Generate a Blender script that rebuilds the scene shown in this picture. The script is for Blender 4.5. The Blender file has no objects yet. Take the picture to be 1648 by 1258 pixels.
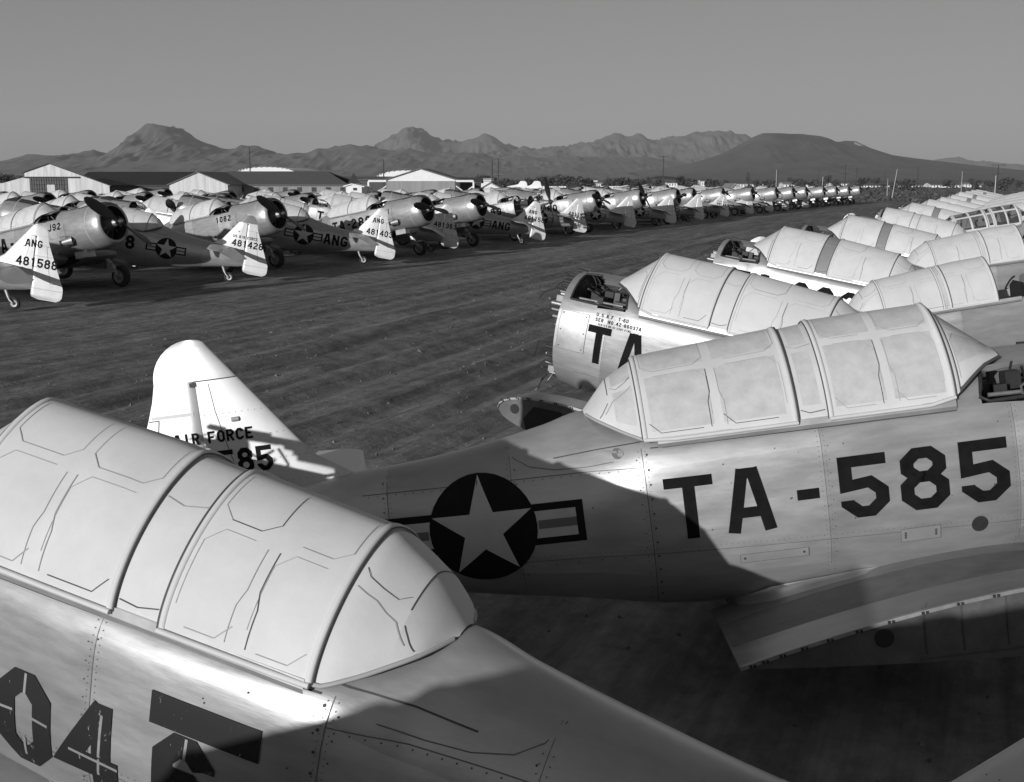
import bpy, math, random
import numpy as np
from mathutils import Matrix, Vector, Euler
R = math.radians
random.seed(7); RNG = np.random.default_rng(7)
scene = bpy.context.scene
COL = scene.collection

# ------------------------------------------------------------------ camera, sky, sun, exposure
CAM_H, CAM_PITCH, CAM_F = 3.65, 10.22, 1900.0      # focal length in pixels of the 1648 px wide photograph
cam_data = bpy.data.cameras.new('camera')
cam = bpy.data.objects.new('camera', cam_data); COL.objects.link(cam)
cam.location = (0, 0, CAM_H)
cam.rotation_euler = (R(90 - CAM_PITCH), 0, 0)
cam_data.sensor_width = 36.0
cam_data.lens = 36.0 * CAM_F / 1648.0
cam_data.clip_start = 0.1; cam_data.clip_end = 40000
scene.camera = cam

HAZE = 6.5e-5
SUN_AZ, SUN_EL = 31.5, 11.0        # light travels towards this azimuth (from +Y towards +X), sun this high
world = bpy.data.worlds.new('World'); scene.world = world
world.use_nodes = True
nt = world.node_tree; nt.nodes.clear()
sky = nt.nodes.new('ShaderNodeTexSky'); sky.sky_type = 'NISHITA'; sky.sun_disc = False
sky.sun_elevation = R(SUN_EL); sky.sun_rotation = R(SUN_AZ + 180)
sky.altitude = 700; sky.air_density = 1.0; sky.dust_density = 1.5; sky.ozone_density = 1.0
sep = nt.nodes.new('ShaderNodeSeparateColor')
m1 = nt.nodes.new('ShaderNodeMath'); m1.operation = 'MULTIPLY'; m1.inputs[1].default_value = 0.60
m2 = nt.nodes.new('ShaderNodeMath'); m2.operation = 'MULTIPLY_ADD'; m2.inputs[1].default_value = 0.40
bgd = nt.nodes.new('ShaderNodeBackground'); bgd.inputs[1].default_value = 0.10
out = nt.nodes.new('ShaderNodeOutputWorld')
nt.links.new(sky.outputs[0], sep.inputs[0])
nt.links.new(sep.outputs[0], m1.inputs[0])
nt.links.new(sep.outputs[1], m2.inputs[0])
nt.links.new(m1.outputs[0], m2.inputs[2])
pw = nt.nodes.new('ShaderNodeMath'); pw.operation = 'POWER'; pw.inputs[1].default_value = .55      # film response flattens the gradient
ml = nt.nodes.new('ShaderNodeMath'); ml.operation = 'MULTIPLY'; ml.inputs[1].default_value = 1.13
nt.links.new(m2.outputs[0], pw.inputs[0]); nt.links.new(pw.outputs[0], ml.inputs[0]); nt.links.new(ml.outputs[0], bgd.inputs[0])
nt.links.new(bgd.outputs[0], out.inputs[0])

sun_data = bpy.data.lights.new('sun', 'SUN'); sun_data.energy = 4.4; sun_data.angle = R(0.53)
sun_data.color = (1.0, 1.0, 1.0)
sun = bpy.data.objects.new('sun', sun_data); COL.objects.link(sun)
sd = Vector((math.sin(R(SUN_AZ)) * math.cos(R(SUN_EL)), math.cos(R(SUN_AZ)) * math.cos(R(SUN_EL)), -math.sin(R(SUN_EL))))
sun.rotation_euler = sd.to_track_quat('-Z', 'Y').to_euler()
scene.view_settings.view_transform = 'Standard'; scene.view_settings.look = 'None'
scene.view_settings.exposure = 0.0; scene.view_settings.gamma = 1.0

# ------------------------------------------------------------------ helpers
def at(u, v, Y):
    """photo pixel -> world point at ground distance Y"""
    px, py = u - 824.0, v - 629.0
    d = np.array([px / CAM_F, 1.0, -py / CAM_F]); c, s = math.cos(R(-CAM_PITCH)), math.sin(R(-CAM_PITCH))
    r = np.array([d[0], d[1] * c - d[2] * s, d[1] * s + d[2] * c])
    return np.array([0, 0, CAM_H]) + r * (Y / r[1])

def pchip(xs, ys):
    xs = np.array(xs, float); ys = np.array(ys, float)
    h = np.diff(xs); dl = np.diff(ys) / h
    m = np.zeros(len(xs)); m[0] = dl[0]; m[-1] = dl[-1]
    for i in range(1, len(xs) - 1):
        if dl[i - 1] * dl[i] > 0:
            w1 = 2 * h[i] + h[i - 1]; w2 = h[i] + 2 * h[i - 1]
            m[i] = (w1 + w2) / (w1 / dl[i - 1] + w2 / dl[i])
    def f(x):
        x = np.clip(np.asarray(x, float), xs[0], xs[-1])
        i = np.clip(np.searchsorted(xs, x, side='right') - 1, 0, len(h) - 1)
        t = (x - xs[i]) / h[i]
        return ((2 * t**3 - 3 * t**2 + 1) * ys[i] + (t**3 - 2 * t**2 + t) * h[i] * m[i]
                + (-2 * t**3 + 3 * t**2) * ys[i + 1] + (t**3 - t**2) * h[i] * m[i + 1])
    return f

MATS = {}
class MB:
    """collects vertices and faces (material key per face) and links them as ONE mesh"""
    def __init__(self): self.v = []; self.f = []; self.m = []; self.s = []
    def add(self, verts, faces, key, smooth=True):
        o = len(self.v); self.v.extend([tuple(float(c) for c in p) for p in verts])
        for fc in faces: self.f.append(tuple(o + i for i in fc)); self.m.append(key); self.s.append(smooth)
        return self
    def grid(self, P, key, closed_u=False, closed_v=False, smooth=True, skip=None, flip=False):
        P = np.asarray(P, float); n, k = P.shape[:2]; fs = []; keys = []
        for i in range(n if closed_u else n - 1):
            for j in range(k if closed_v else k - 1):
                if skip and skip(i, j): continue
                a, b = i, (i + 1) % n; c, d = j, (j + 1) % k
                q = (a * k + c, b * k + c, b * k + d, a * k + d)
                fs.append(q[::-1] if flip else q); keys.append(key(i, j) if callable(key) else key)
        o = len(self.v); self.v.extend(map(tuple, P.reshape(-1, 3).tolist()))
        for q, kk in zip(fs, keys): self.f.append(tuple(o + x for x in q)); self.m.append(kk); self.s.append(smooth)
        return self
    def box(self, c, sz, key, rot=None):
        x, y, z = [s / 2 for s in sz]
        V = [Vector(p) for p in ((-x,-y,-z),(x,-y,-z),(x,y,-z),(-x,y,-z),(-x,-y,z),(x,-y,z),(x,y,z),(-x,y,z))]
        if rot is not None: V = [rot @ p for p in V]
        V = [p + Vector(c) for p in V]
        return self.add(V, [(3,2,1,0),(4,5,6,7),(0,1,5,4),(1,2,6,5),(2,3,7,6),(3,0,4,7)], key, False)
    def tube(self, pts, r, key, n=8, caps=True):
        pts = [Vector(p) for p in pts]; rings = []
        rr = r if hasattr(r, '__len__') else [r] * len(pts)
        for i, p in enumerate(pts):
            t = (pts[min(i + 1, len(pts) - 1)] - pts[max(i - 1, 0)]).normalized()
            a = t.cross(Vector((0, 0, 1)))
            if a.length < .05: a = t.cross(Vector((0, 1, 0)))
            a.normalize(); b = t.cross(a)
            rings.append([p + (a * math.cos(2 * math.pi * k / n) + b * math.sin(2 * math.pi * k / n)) * rr[i] for k in range(n)])
        self.grid(np.array(rings), key, closed_v=True, flip=True)
        if caps:
            self.add(rings[0], [tuple(range(n))], key, False); self.add(rings[-1], [tuple(range(n))[::-1]], key, False)
        return self
    def revolve(self, prof, key, n=32, axis_z=0.0, a0=0.0, a1=2 * math.pi):
        """prof: (a, radius) list round the body axis through z = axis_z"""
        full = abs(a1 - a0 - 2 * math.pi) < 1e-6
        th = np.linspace(a0, a1, n, endpoint=not full)
        P = np.array([[(-a, r * math.cos(t), axis_z + r * math.sin(t)) for t in th] for a, r in prof])
        return self.grid(P, key, closed_v=full)
    def extend(self, o, M=None):
        off = len(self.v)
        self.v.extend(o.v if M is None else [tuple(M @ Vector(p)) for p in o.v])
        self.f.extend(tuple(off + i for i in f) for f in o.f); self.m.extend(o.m); self.s.extend(o.s); return self
    def mesh(self, name, zoff=0.0):
        me = bpy.data.meshes.new(name)
        v = np.array(self.v, float).reshape(-1, 3); v[:, 2] += zoff
        me.from_pydata(v.tolist(), [], self.f)
        keys = list(dict.fromkeys(self.m))
        for k in keys: me.materials.append(MATS[k])
        me.polygons.foreach_set('material_index', [keys.index(k) for k in self.m])
        me.polygons.foreach_set('use_smooth', self.s)
        me.update(); return me
    def build(self, name, parent=None, zoff=0.0):
        return link(name, self.mesh(name, zoff), parent)

def link(name, data, parent=None):
    o = bpy.data.objects.new(name, data); COL.objects.link(o)
    if parent is not None: o.parent = parent
    return o
def tag(o, label=None, cat=None, group=None, kind=None):
    if label: o['label'] = label
    if cat: o['category'] = cat
    if group: o['group'] = group
    if kind: o['kind'] = kind
    return o
def empty(name, loc=(0, 0, 0)):
    o = bpy.data.objects.new(name, None); COL.objects.link(o); o.location = loc; o.empty_display_size = .2; return o

# ------------------------------------------------------------------ materials (greys: the photograph is black and white)
def mat(key, base, rough=.6, metal=0.0, var=0.0, scale=3.0, bump=0.0, bscale=20.0, stretch=None, spec=.5, detail=5.0, coat=0.0):
    m = bpy.data.materials.new(key); m.use_nodes = True; t = m.node_tree
    b = t.nodes['Principled BSDF']
    b.inputs['Base Color'].default_value = (base, base, base, 1)
    b.inputs['Roughness'].default_value = rough; b.inputs['Metallic'].default_value = metal
    b.inputs['Specular IOR Level'].default_value = spec
    tc = t.nodes.new('ShaderNodeTexCoord'); mp = t.nodes.new('ShaderNodeMapping')
    if stretch: mp.inputs['Scale'].default_value = stretch
    oi = t.nodes.new('ShaderNodeObjectInfo'); va = t.nodes.new('ShaderNodeVectorMath'); va.operation = 'ADD'
    sc_ = t.nodes.new('ShaderNodeVectorMath'); sc_.operation = 'SCALE'; sc_.inputs[0].default_value = (37, 11, 23)
    t.links.new(oi.outputs['Random'], sc_.inputs['Scale'])
    t.links.new(tc.outputs['Object'], va.inputs[0]); t.links.new(sc_.outputs[0], va.inputs[1])
    t.links.new(va.outputs[0], mp.inputs['Vector'])
    if var > 0:
        n = t.nodes.new('ShaderNodeTexNoise'); n.inputs['Scale'].default_value = scale; n.inputs['Detail'].default_value = detail
        n.inputs['Roughness'].default_value = .65
        r = t.nodes.new('ShaderNodeMapRange'); r.inputs['From Min'].default_value = .3; r.inputs['From Max'].default_value = .7
        r.inputs['To Min'].default_value = base * (1 - var); r.inputs['To Max'].default_value = min(.95, base * (1 + var))
        t.links.new(mp.outputs[0], n.inputs['Vector']); t.links.new(n.outputs['Fac'], r.inputs['Value'])
        t.links.new(r.outputs[0], b.inputs['Base Color'])
        r2 = t.nodes.new('ShaderNodeMapRange'); r2.inputs['From Min'].default_value = .3; r2.inputs['From Max'].default_value = .7
        r2.inputs['To Min'].default_value = max(.05, rough - .06); r2.inputs['To Max'].default_value = min(1, rough + .06)
        t.links.new(n.outputs['Fac'], r2.inputs['Value']); t.links.new(r2.outputs[0], b.inputs['Roughness'])
    if bump > 0:
        n2 = t.nodes.new('ShaderNodeTexNoise'); n2.inputs['Scale'].default_value = bscale; n2.inputs['Detail'].default_value = 4
        bp = t.nodes.new('ShaderNodeBump'); bp.inputs['Strength'].default_value = bump; bp.inputs['Distance'].default_value = .02
        t.links.new(mp.outputs[0], n2.inputs['Vector']); t.links.new(n2.outputs['Fac'], bp.inputs['Height'])
        t.links.new(bp.outputs[0], b.inputs['Normal'])
    MATS[key] = m; return m

for key_, b_, r_ in (('aluminium', .47, .40), ('aluminium_b', .42, .37), ('aluminium_c', .51, .44)):
    m_ = mat(key_, b_, r_, .58, var=.13, scale=5.5, bump=.06, bscale=7, stretch=(.5, 1, 2.2), detail=9)
    t_ = m_.node_tree; b_n = t_.nodes['Principled BSDF']            # fine brushed scratches on top of the broad dents
    tc_ = t_.nodes.new('ShaderNodeTexCoord'); mp_ = t_.nodes.new('ShaderNodeMapping'); mp_.inputs['Scale'].default_value = (4, 90, 90)
    nz_ = t_.nodes.new('ShaderNodeTexNoise'); nz_.inputs['Scale'].default_value = 1.5; nz_.inputs['Detail'].default_value = 3; bp_ = t_.nodes.new('ShaderNodeBump'); bp_.inputs['Strength'].default_value = .10; bp_.inputs['Distance'].default_value = .003
    t_.links.new(tc_.outputs['Object'], mp_.inputs[0]); t_.links.new(mp_.outputs[0], nz_.inputs[0]); t_.links.new(nz_.outputs['Fac'], bp_.inputs['Height'])
    old_ = b_n.inputs['Normal'].links[0].from_socket; t_.links.new(old_, bp_.inputs['Normal']); t_.links.new(bp_.outputs[0], b_n.inputs['Normal'])
mat('aluminium_panel', .60, .38, .70, var=.10, scale=3, bump=.05, bscale=6)
mat('doped', .62, .42, .25, var=.07, scale=2.5, bump=.05, bscale=4)
mat('coating', .585, .70, 0, var=.08, scale=3.0, bump=.035, bscale=55, spec=.2, detail=9)
mat('coating_pane', .49, .65, 0, var=.13, scale=9.0, bump=.06, bscale=90, spec=.3, detail=9)
mat('coating_grey', .22, .6, 0, var=.08, scale=5)
mat('seam', .07, .7, 0)
mat('seam_soft', .36, .7, 0)
mat('panel_seam', .15, .6, .2)
mat('cap_grey', .17, .5, 0, var=.1)
mat('rib_tape', .46, .5, .1)
mat('marking', .009, .7, 0, var=.5, scale=9, spec=.08, detail=9)
mat('marking_worn', .02, .5, 0, var=.4, scale=12)
mat('insignia_blue', .014, .65, 0, var=.35, scale=7, spec=.1, detail=9)
mat('insignia_white', .55, .5, 0, var=.06, scale=8)
mat('insignia_red', .16, .5, 0, var=.1, scale=8)
mat('antiglare', .05, .6, 0, var=.2, scale=4)
mat('rubber', .025, .85, 0, var=.3, scale=12)
mat('steel', .30, .5, .6, var=.2, scale=8)
mat('dark_metal', .035, .6, .3, var=.3, scale=9)
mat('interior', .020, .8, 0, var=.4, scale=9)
mat('prop_black', .02, .45, 0, var=.2, scale=5)
mat('wood_dark', .05, .85, 0, var=.3, scale=3)
mat('walkway', .12, .7, 0, var=.25, scale=6)
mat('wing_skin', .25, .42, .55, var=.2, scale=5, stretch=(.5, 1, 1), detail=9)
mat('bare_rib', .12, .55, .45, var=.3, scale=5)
mat('rust_steel', .10, .8, 0, var=.35, scale=2)
mat('bark', .05, .95, var=.3)
mat('paper', .75, .8, 0, var=.1, scale=5)

def glass_mat():
    m = bpy.data.materials.new('glass'); m.use_nodes = True; t = m.node_tree; t.nodes.clear()
    o = t.nodes.new('ShaderNodeOutputMaterial'); mx = t.nodes.new('ShaderNodeMixShader')
    g = t.nodes.new('ShaderNodeBsdfGlossy'); g.inputs['Color'].default_value = (.8, .8, .8, 1); g.inputs['Roughness'].default_value = .12
    tr = t.nodes.new('ShaderNodeBsdfTransparent'); tr.inputs['Color'].default_value = (.62, .62, .62, 1)
    mx.inputs[0].default_value = .22
    t.links.new(tr.outputs[0], mx.inputs[1]); t.links.new(g.outputs[0], mx.inputs[2]); t.links.new(mx.outputs[0], o.inputs[0])
    MATS['glass'] = m
glass_mat()

def worn_mat():
    m = mat('marking_worn', .02, .5); t = m.node_tree; b = t.nodes['Principled BSDF']
    tc = t.nodes.new('ShaderNodeTexCoord'); n = t.nodes.new('ShaderNodeTexNoise'); n.inputs['Scale'].default_value = 16; n.inputs['Detail'].default_value = 8; n.inputs['Roughness'].default_value = .8
    mp = t.nodes.new('ShaderNodeMapping'); mp.inputs['Scale'].default_value = (2.2, .8, .8); mp.inputs['Rotation'].default_value = (0, .6, 0)
    r = t.nodes.new('ShaderNodeMapRange'); r.inputs['From Min'].default_value = .63; r.inputs['From Max'].default_value = .66; r.inputs['To Min'].default_value = .012; r.inputs['To Max'].default_value = .42
    t.links.new(tc.outputs['Object'], mp.inputs[0]); t.links.new(mp.outputs[0], n.inputs[0]); t.links.new(n.outputs['Fac'], r.inputs['Value']); t.links.new(r.outputs[0], b.inputs['Base Color'])
worn_mat()

# ------------------------------------------------------------------ the aircraft: body axes a = aft, l = to port, z = up from the thrust line
GROUND = .28                                  # level of the yard under the aircraft
ZB = 1.67                                     # thrust line above the ground at the firewall; child meshes are lifted by this
def B3(a, l, z): return (-a, l, z)
_st = np.array([                              # a, top, bottom, half width, z of widest, n upper, n lower
 (.33, .70, -.62, .57, .02, 2.3, 2.2), (.60, .725, -.66, .575, .02, 2.4, 2.3), (.83, .73, -.69, .575, .02, 2.6, 2.4), (1.08, .71, -.71, .58, .02, 3.0, 2.5), (1.34, .60, -.73, .58, .02, 3.8, 2.6),
 (2.1, .54, -.76, .585, .02, 4.2, 2.7), (3.0, .52, -.77, .57, .02, 4.1, 2.6), (3.3, .54, -.75, .55, .02, 3.6, 2.5), (3.5, .60, -.72, .53, .02, 2.3, 2.4),
 (3.72, .665, -.68, .49, .02, 1.7, 2.3), (4.0, .60, -.63, .465, .01, 1.75, 2.3), (4.5, .51, -.55, .425, 0, 1.95, 2.2), (5.0, .455, -.45, .36, 0, 2.0, 2.2),
 (5.5, .43, -.35, .285, .02, 2.0, 2.1), (6.0, .40, -.26, .19, .05, 2.0, 2.0), (6.32, .37, -.20, .11, .08, 2.0, 2.0), (6.43, .33, -.16, .05, .09, 2.0, 2.0)])
_F = [pchip(_st[:, 0], _st[:, k]) for k in range(1, 7)]
def sec(a): return [float(f(a)) for f in _F]
def side_l(a, z):
    zt, zb, w, zw, nu, nl = sec(a)
    if z >= zw: q, n = (z - zw) / max(zt - zw, 1e-6), nu
    else: q, n = (zw - z) / max(zw - zb, 1e-6), nl
    return w * max(0.0, 1 - min(q, 1) ** n) ** (1 / n)
def ring(a, m=48):
    zt, zb, w, zw, nu, nl = sec(a); P = []
    for k in range(m):
        t = -math.pi / 2 + 2 * math.pi * k / m
        c, s = math.cos(t), math.sin(t); n = nu if s >= 0 else nl
        P.append((a, w * math.copysign(abs(c) ** (2 / n), c), zw + ((zt - zw) if s >= 0 else (zw - zb)) * math.copysign(abs(s) ** (2 / n), s)))
    return P
def aft_of_hole(z): return 1.05 + (.72 - z) * .35      # slanted rear edge of the removed deck panel

def fuselage_mb(detail=True, open_cockpit=False):
    mb = MB()
    A = np.concatenate([np.arange(.33, 1.25, .025 if detail else .06), np.arange(1.25, 2.15, .11), np.arange(2.2, 3.2, .12), [3.36], np.arange(3.2, 4.0, .05), np.arange(4.0, 6.43, .12), [4.25, 5.12, 6.43]]); A = np.unique(np.round(A, 3))
    m = 64 if detail else 40
    P = np.array([[B3(*q) for q in ring(a, m)] for a in A])
    if open_cockpit:
        k_ = (-P[..., 0] > .98) & (-P[..., 0] < 2.6) & (P[..., 2] > .40); P[..., 2] = np.where(k_, np.where(np.abs(P[..., 1]) > .47, np.minimum(P[..., 2], .47), .22), P[..., 2])
    def hole(i, j):
        a = (A[i] + A[min(i + 1, len(A) - 1)]) / 2; j2 = (j + 1) % m
        z = (P[i, j, 2] + P[i, j2, 2]) / 2; l = abs(P[i, j, 1] + P[i, j2, 1]) / 2
        return a > .42 and a < aft_of_hole(z) and z > .44 and l > .11 + .21 * min(1, max(0, (a - .60) / .16))
    AS = ('aluminium', 'aluminium_b', 'aluminium_c')
    def skin(i, j):
        p = int(np.searchsorted([.95, 2.2, 3.36, 4.25, 5.12], A[i] + .01)); q = int(np.searchsorted([m * .16, m * .31, m * .5, m * .69, m * .84], j)); return AS[(p * 7 + q * 5 + p * q) % 3]
    mb.grid(P, skin if detail else 'aluminium', closed_v=True, skip=hole)
    # inside of the open bay: floor, firewall side, rear wall
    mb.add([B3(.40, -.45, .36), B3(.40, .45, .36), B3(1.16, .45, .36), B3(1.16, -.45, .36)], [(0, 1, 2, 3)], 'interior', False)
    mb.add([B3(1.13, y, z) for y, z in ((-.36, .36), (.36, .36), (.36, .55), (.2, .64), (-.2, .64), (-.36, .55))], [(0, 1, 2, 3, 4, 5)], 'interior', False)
    for s in (1, -1):                                   # dark rim of the hole
        pts = [B3(.43, s * (side_l(.43, .45) + .004), .45)] + [B3(a, s * (side_l(a, .45) + .004), .45) for a in np.linspace(.55, 1.08, 6)]
        pts += [B3(aft_of_hole(z), s * (side_l(aft_of_hole(z), z) + .004), z) for z in np.linspace(.48, .68, 6)]
        mb.tube(pts, .014, 'dark_metal', 6)
        mb.tube([B3(.43, s * (side_l(.43, z) + .004), z) for z in np.linspace(.45, .69, 6)], .014, 'dark_metal', 6)
        mb.tube([B3(a, s * .14, float(_F[0](a)) - .004) for a in np.linspace(.42, .62, 3)], .014, 'dark_metal', 6)
    # canopy rails along both sills
    for s in (1, -1):
        pr = []
        for a in np.linspace(1.30, 3.25, 14):
            l = .545; z = .478
            pr.append([B3(a, s * (l - .03), z + .012), B3(a, s * (l + .006), z + .012), B3(a, s * (l + .012), z - .03), B3(a, s * (l + .004), z - .055)])
        mb.grid(np.array(pr), 'aluminium_panel', smooth=False, flip=(s > 0))
        for off, zz in ((.012, .452), (.010, .418)):
            seam(mb, [(a, zz) for a in np.linspace(1.3, 3.3, 24)], s, 'seam', .007, .006)
    return mb

def surf_pt(a, z, s, off): return B3(a, s * (side_l(a, z) + off), z)
def seam(mb, pts, s, key, w=.005, off=.0025):
    """thin strip that follows the fuselage side along (a, z) points"""
    pts = [np.array(p, float) for p in pts]; L = []; Q = []
    for i, p in enumerate(pts):
        t = pts[min(i + 1, len(pts) - 1)] - pts[max(i - 1, 0)]; t /= max(np.hypot(*t), 1e-9); n = np.array([-t[1], t[0]]) * w / 2
        L.append(surf_pt(*(p + n), s, off)); Q.append(surf_pt(*(p - n), s, off))
    mb.grid(np.array([L, Q]), key, smooth=False)
def dot(mb, a, z, s, r, key, off=.003, n=7):
    V = [surf_pt(a, z, s, off)] + [surf_pt(a + r * math.cos(2 * math.pi * k / n), z + r * math.sin(2 * math.pi * k / n), s, off) for k in range(n)]
    mb.add(V, [(0, 1 + k, 1 + (k + 1) % n) for k in range(n)], key, False)

def fuselage_details(mb):
    for s in (1, -1):
        lin = np.linspace
        seam(mb, [(3.36, z) for z in lin(.42, -.68, 24)], s, 'panel_seam')
        seam(mb, [(a, .30) for a in lin(3.36, 5.3, 24)], s, 'panel_seam')
        seam(mb, [(a, -.33 + .03 * (a - 2)) for a in lin(.6, 5.2, 40)], s, 'panel_seam', .004)
        seam(mb, [(a, .465 - .09 * (a - 3.3)) for a in lin(3.3, 3.95, 8)], s, 'seam', .007)
        seam(mb, [(5.12, z) for z in lin(.40, -.38, 16)], s, 'panel_seam')
        seam(mb, [(4.25, z) for z in lin(.50, -.52, 18)], s, 'panel_seam', .003)
        seam(mb, [(.95, z) for z in lin(.42, -.5, 16)], s, 'panel_seam', .004)
        seam(mb, [(2.2, z) for z in lin(.42, -.5, 16)], s, 'panel_seam', .003)
        fair = [(3.55, .35), (3.75, .33), (3.95, .335), (4.12, .37), (4.22, .43), (4.27, .50)]      # rounded edge of the fairing behind the canopy
        seam(mb, fair, s, 'panel_seam', .005)
        for a in lin(3.4, 5.25, 30):
            dot(mb, a, .285, s, .004, 'seam')
        for a in lin(3.4, 5.1, 12): dot(mb, a, -.30, s, .005, 'seam')
        for z in lin(.38, -.6, 11): dot(mb, 3.33, z, s, .008, 'seam'); dot(mb, 3.40, z - .03, s, .005, 'seam')
        for z in lin(.36, -.36, 9): dot(mb, 5.15, z, s, .006, 'seam'); dot(mb, 4.22, z, s, .005, 'seam'); dot(mb, 2.16, z - .06, s, .004, 'seam')
        for av in (.95, 2.2, 3.36, 4.25, 5.12):
            for z in lin(.40, -.55, 30):
                if z < float(_F[0](av)) - .03 and z > float(_F[1](av)) + .04: dot(mb, av + .022, z, s, .0035, 'panel_seam', .003, 5); dot(mb, av - .022, z, s, .0035, 'panel_seam', .003, 5)
        for a in lin(.5, 5.0, 120): dot(mb, a, -.30 + .03 * (a - 2), s, .0035, 'panel_seam', .003, 5)
        for k in range(26): dot(mb, RNG.uniform(.5, 5.0), RNG.uniform(-.4, .34), s, RNG.uniform(.003, .006), 'seam')
        # access plates by the firewall and lower side
        for (a0, a1, z0, z1) in ((.37, .72, -.12, .32),) + (((1.48, 1.74, -.41, -.32), (2.35, 2.8, -.42, -.36)) if s < 0 else ()):
            V = [[surf_pt(a, z, s, .006) for a in lin(a0, a1, 8)] for z in lin(z0, z1, 8)]
            mb.grid(np.array(V), 'aluminium_panel', flip=(s < 0))
            for P in ([(a, z0) for a in lin(a0, a1, 8)], [(a, z1) for a in lin(a0, a1, 8)], [(a0, z) for z in lin(z0, z1, 8)], [(a1, z) for z in lin(z0, z1, 8)]): seam(mb, P, s, 'panel_seam', .004, .007)
            for a in (a0 + .03, a1 - .03):
                for z in (z0 + .03, (z0 + z1) / 2, z1 - .03): dot(mb, a, z, s, .009, 'seam', .008)
        dot(mb, 1.22, -.35, s, .055, 'dark_metal', .004, 18)
        if s < 0: dot(mb, 3.52, .40, s, .035, 'panel_seam', .004, 14); dot(mb, 3.50, .40, s, .022, 'aluminium_panel', .006, 14); seam(mb, [(3.52, .41), (3.62, .425)], s, 'aluminium_panel', .014, .02)

# wing root fillet + centre section
def wing_mb(s):
    """centre wing stub left after the outer wing was unbolted: s = +1 port, -1 starboard"""
    mb = MB(); ls = [.25, .48, .62, .80, .95, 1.1, 1.28, 1.45]
    le = {.25: .48, .48: .48, .62: .48, .80: .42, .95: .28, 1.1: .20, 1.28: .18, 1.45: .20}
    rows = []; N = 22
    def airfoil(le_, te, zl, zt_, t):
        P = []
        x = (1 - np.cos(np.linspace(0, math.pi, N))) / 2
        yt = 5 * t * (.2969 * np.sqrt(x) - .126 * x - .3516 * x**2 + .2843 * x**3 - .1015 * x**4)
        for xx, y in list(zip(x, yt))[::-1]: P.append((le_ + (te - le_) * xx, zl + (zt_ - zl) * xx + .03 * math.sin(math.pi * xx) + y * (te - le_)))
        for xx, y in list(zip(x, yt))[1:]: P.append((le_ + (te - le_) * xx, zl + (zt_ - zl) * xx + .03 * math.sin(math.pi * xx) - y * (te - le_)))
        return P
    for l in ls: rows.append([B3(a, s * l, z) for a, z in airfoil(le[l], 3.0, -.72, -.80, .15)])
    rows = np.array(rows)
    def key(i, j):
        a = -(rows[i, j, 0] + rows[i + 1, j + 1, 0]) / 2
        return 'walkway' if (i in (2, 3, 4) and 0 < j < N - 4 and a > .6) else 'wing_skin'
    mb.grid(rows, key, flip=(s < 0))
    rib = rows[-1]; c = rib.mean(0)
    # end rib with bolt flange and lightening holes
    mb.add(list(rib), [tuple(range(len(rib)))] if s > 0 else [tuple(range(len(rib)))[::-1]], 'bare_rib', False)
    top = rib[:N]; y = s * 1.45
    strip = np.array([[p + np.array([0, s * .004, .012]) for p in top], [p + np.array([0, s * .03, .010]) for p in top], [p + np.array([0, s * .032, -.012]) for p in top]])
    mb.grid(strip, 'steel', smooth=False)
    for p in top[2:-2]:
        for f in (0.0, .5):
            mb.box((p[0] + f * .05, y + s * .034, p[2] - .002), (.014, .014, .016), 'dark_metal')
    def disc(a, z, r, k):
        mb.add([(-a, y + s * .004, z)] + [(-a + r * math.cos(t), y + s * .004, z + r * math.sin(t)) for t in np.linspace(0, 2 * math.pi, 20)[:-1]], [(0, 1 + i, 1 + (i + 1) % 19) for i in range(19)], k, False)
    disc(2.14, -.72, .058, 'interior'); disc(.40, -.70, .055, 'interior')
    for a in (1.15, 1.42, 1.68, 1.9): mb.box((-a, y + s * .004, -.70), (.008, .006, .30), 'seam')
    mb.box((-1.5, y + s * .004, -.875), (.9, .006, .008), 'seam')
    # wheel well bay cut in the lower nose
    mb.add([(-a, y + s * .005, z) for a, z in ((.62, -.62), (.95, -.60), (1.05, -.68), (1.02, -.90), (.58, -.92), (.52, -.78))], [(0, 1, 2, 3, 4, 5)], 'interior', False)
    # fillet between the wing root and the fuselage side
    fr = []
    for a in np.linspace(.7, 2.88, 40):
        zt_ = float(np.interp(a, [.7, 1.2, 2.0, 2.6, 2.8, 2.88], [-.54, -.58, -.58, -.64, -.72, -.77])); lw = float(np.interp(a, [.7, 2.0, 2.6, 2.88], [.63, .62, .54, .44]))
        zw_ = float(np.interp(a, -rows[2][:N, 0][::-1], rows[2][:N, 2][::-1]))
        w0 = side_l(a, zt_)
        fr.append([B3(a, s * (w0 + .004 + max(lw - w0, .01) * q ** 1.8), zt_ + (min(zw_ - .004, zt_ - .02) - zt_) * (1 - (1 - q) ** 1.6)) for q in np.linspace(0, 1, 9)])
    mb.grid(np.array(fr), 'aluminium', flip=(s < 0))
    return mb

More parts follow.
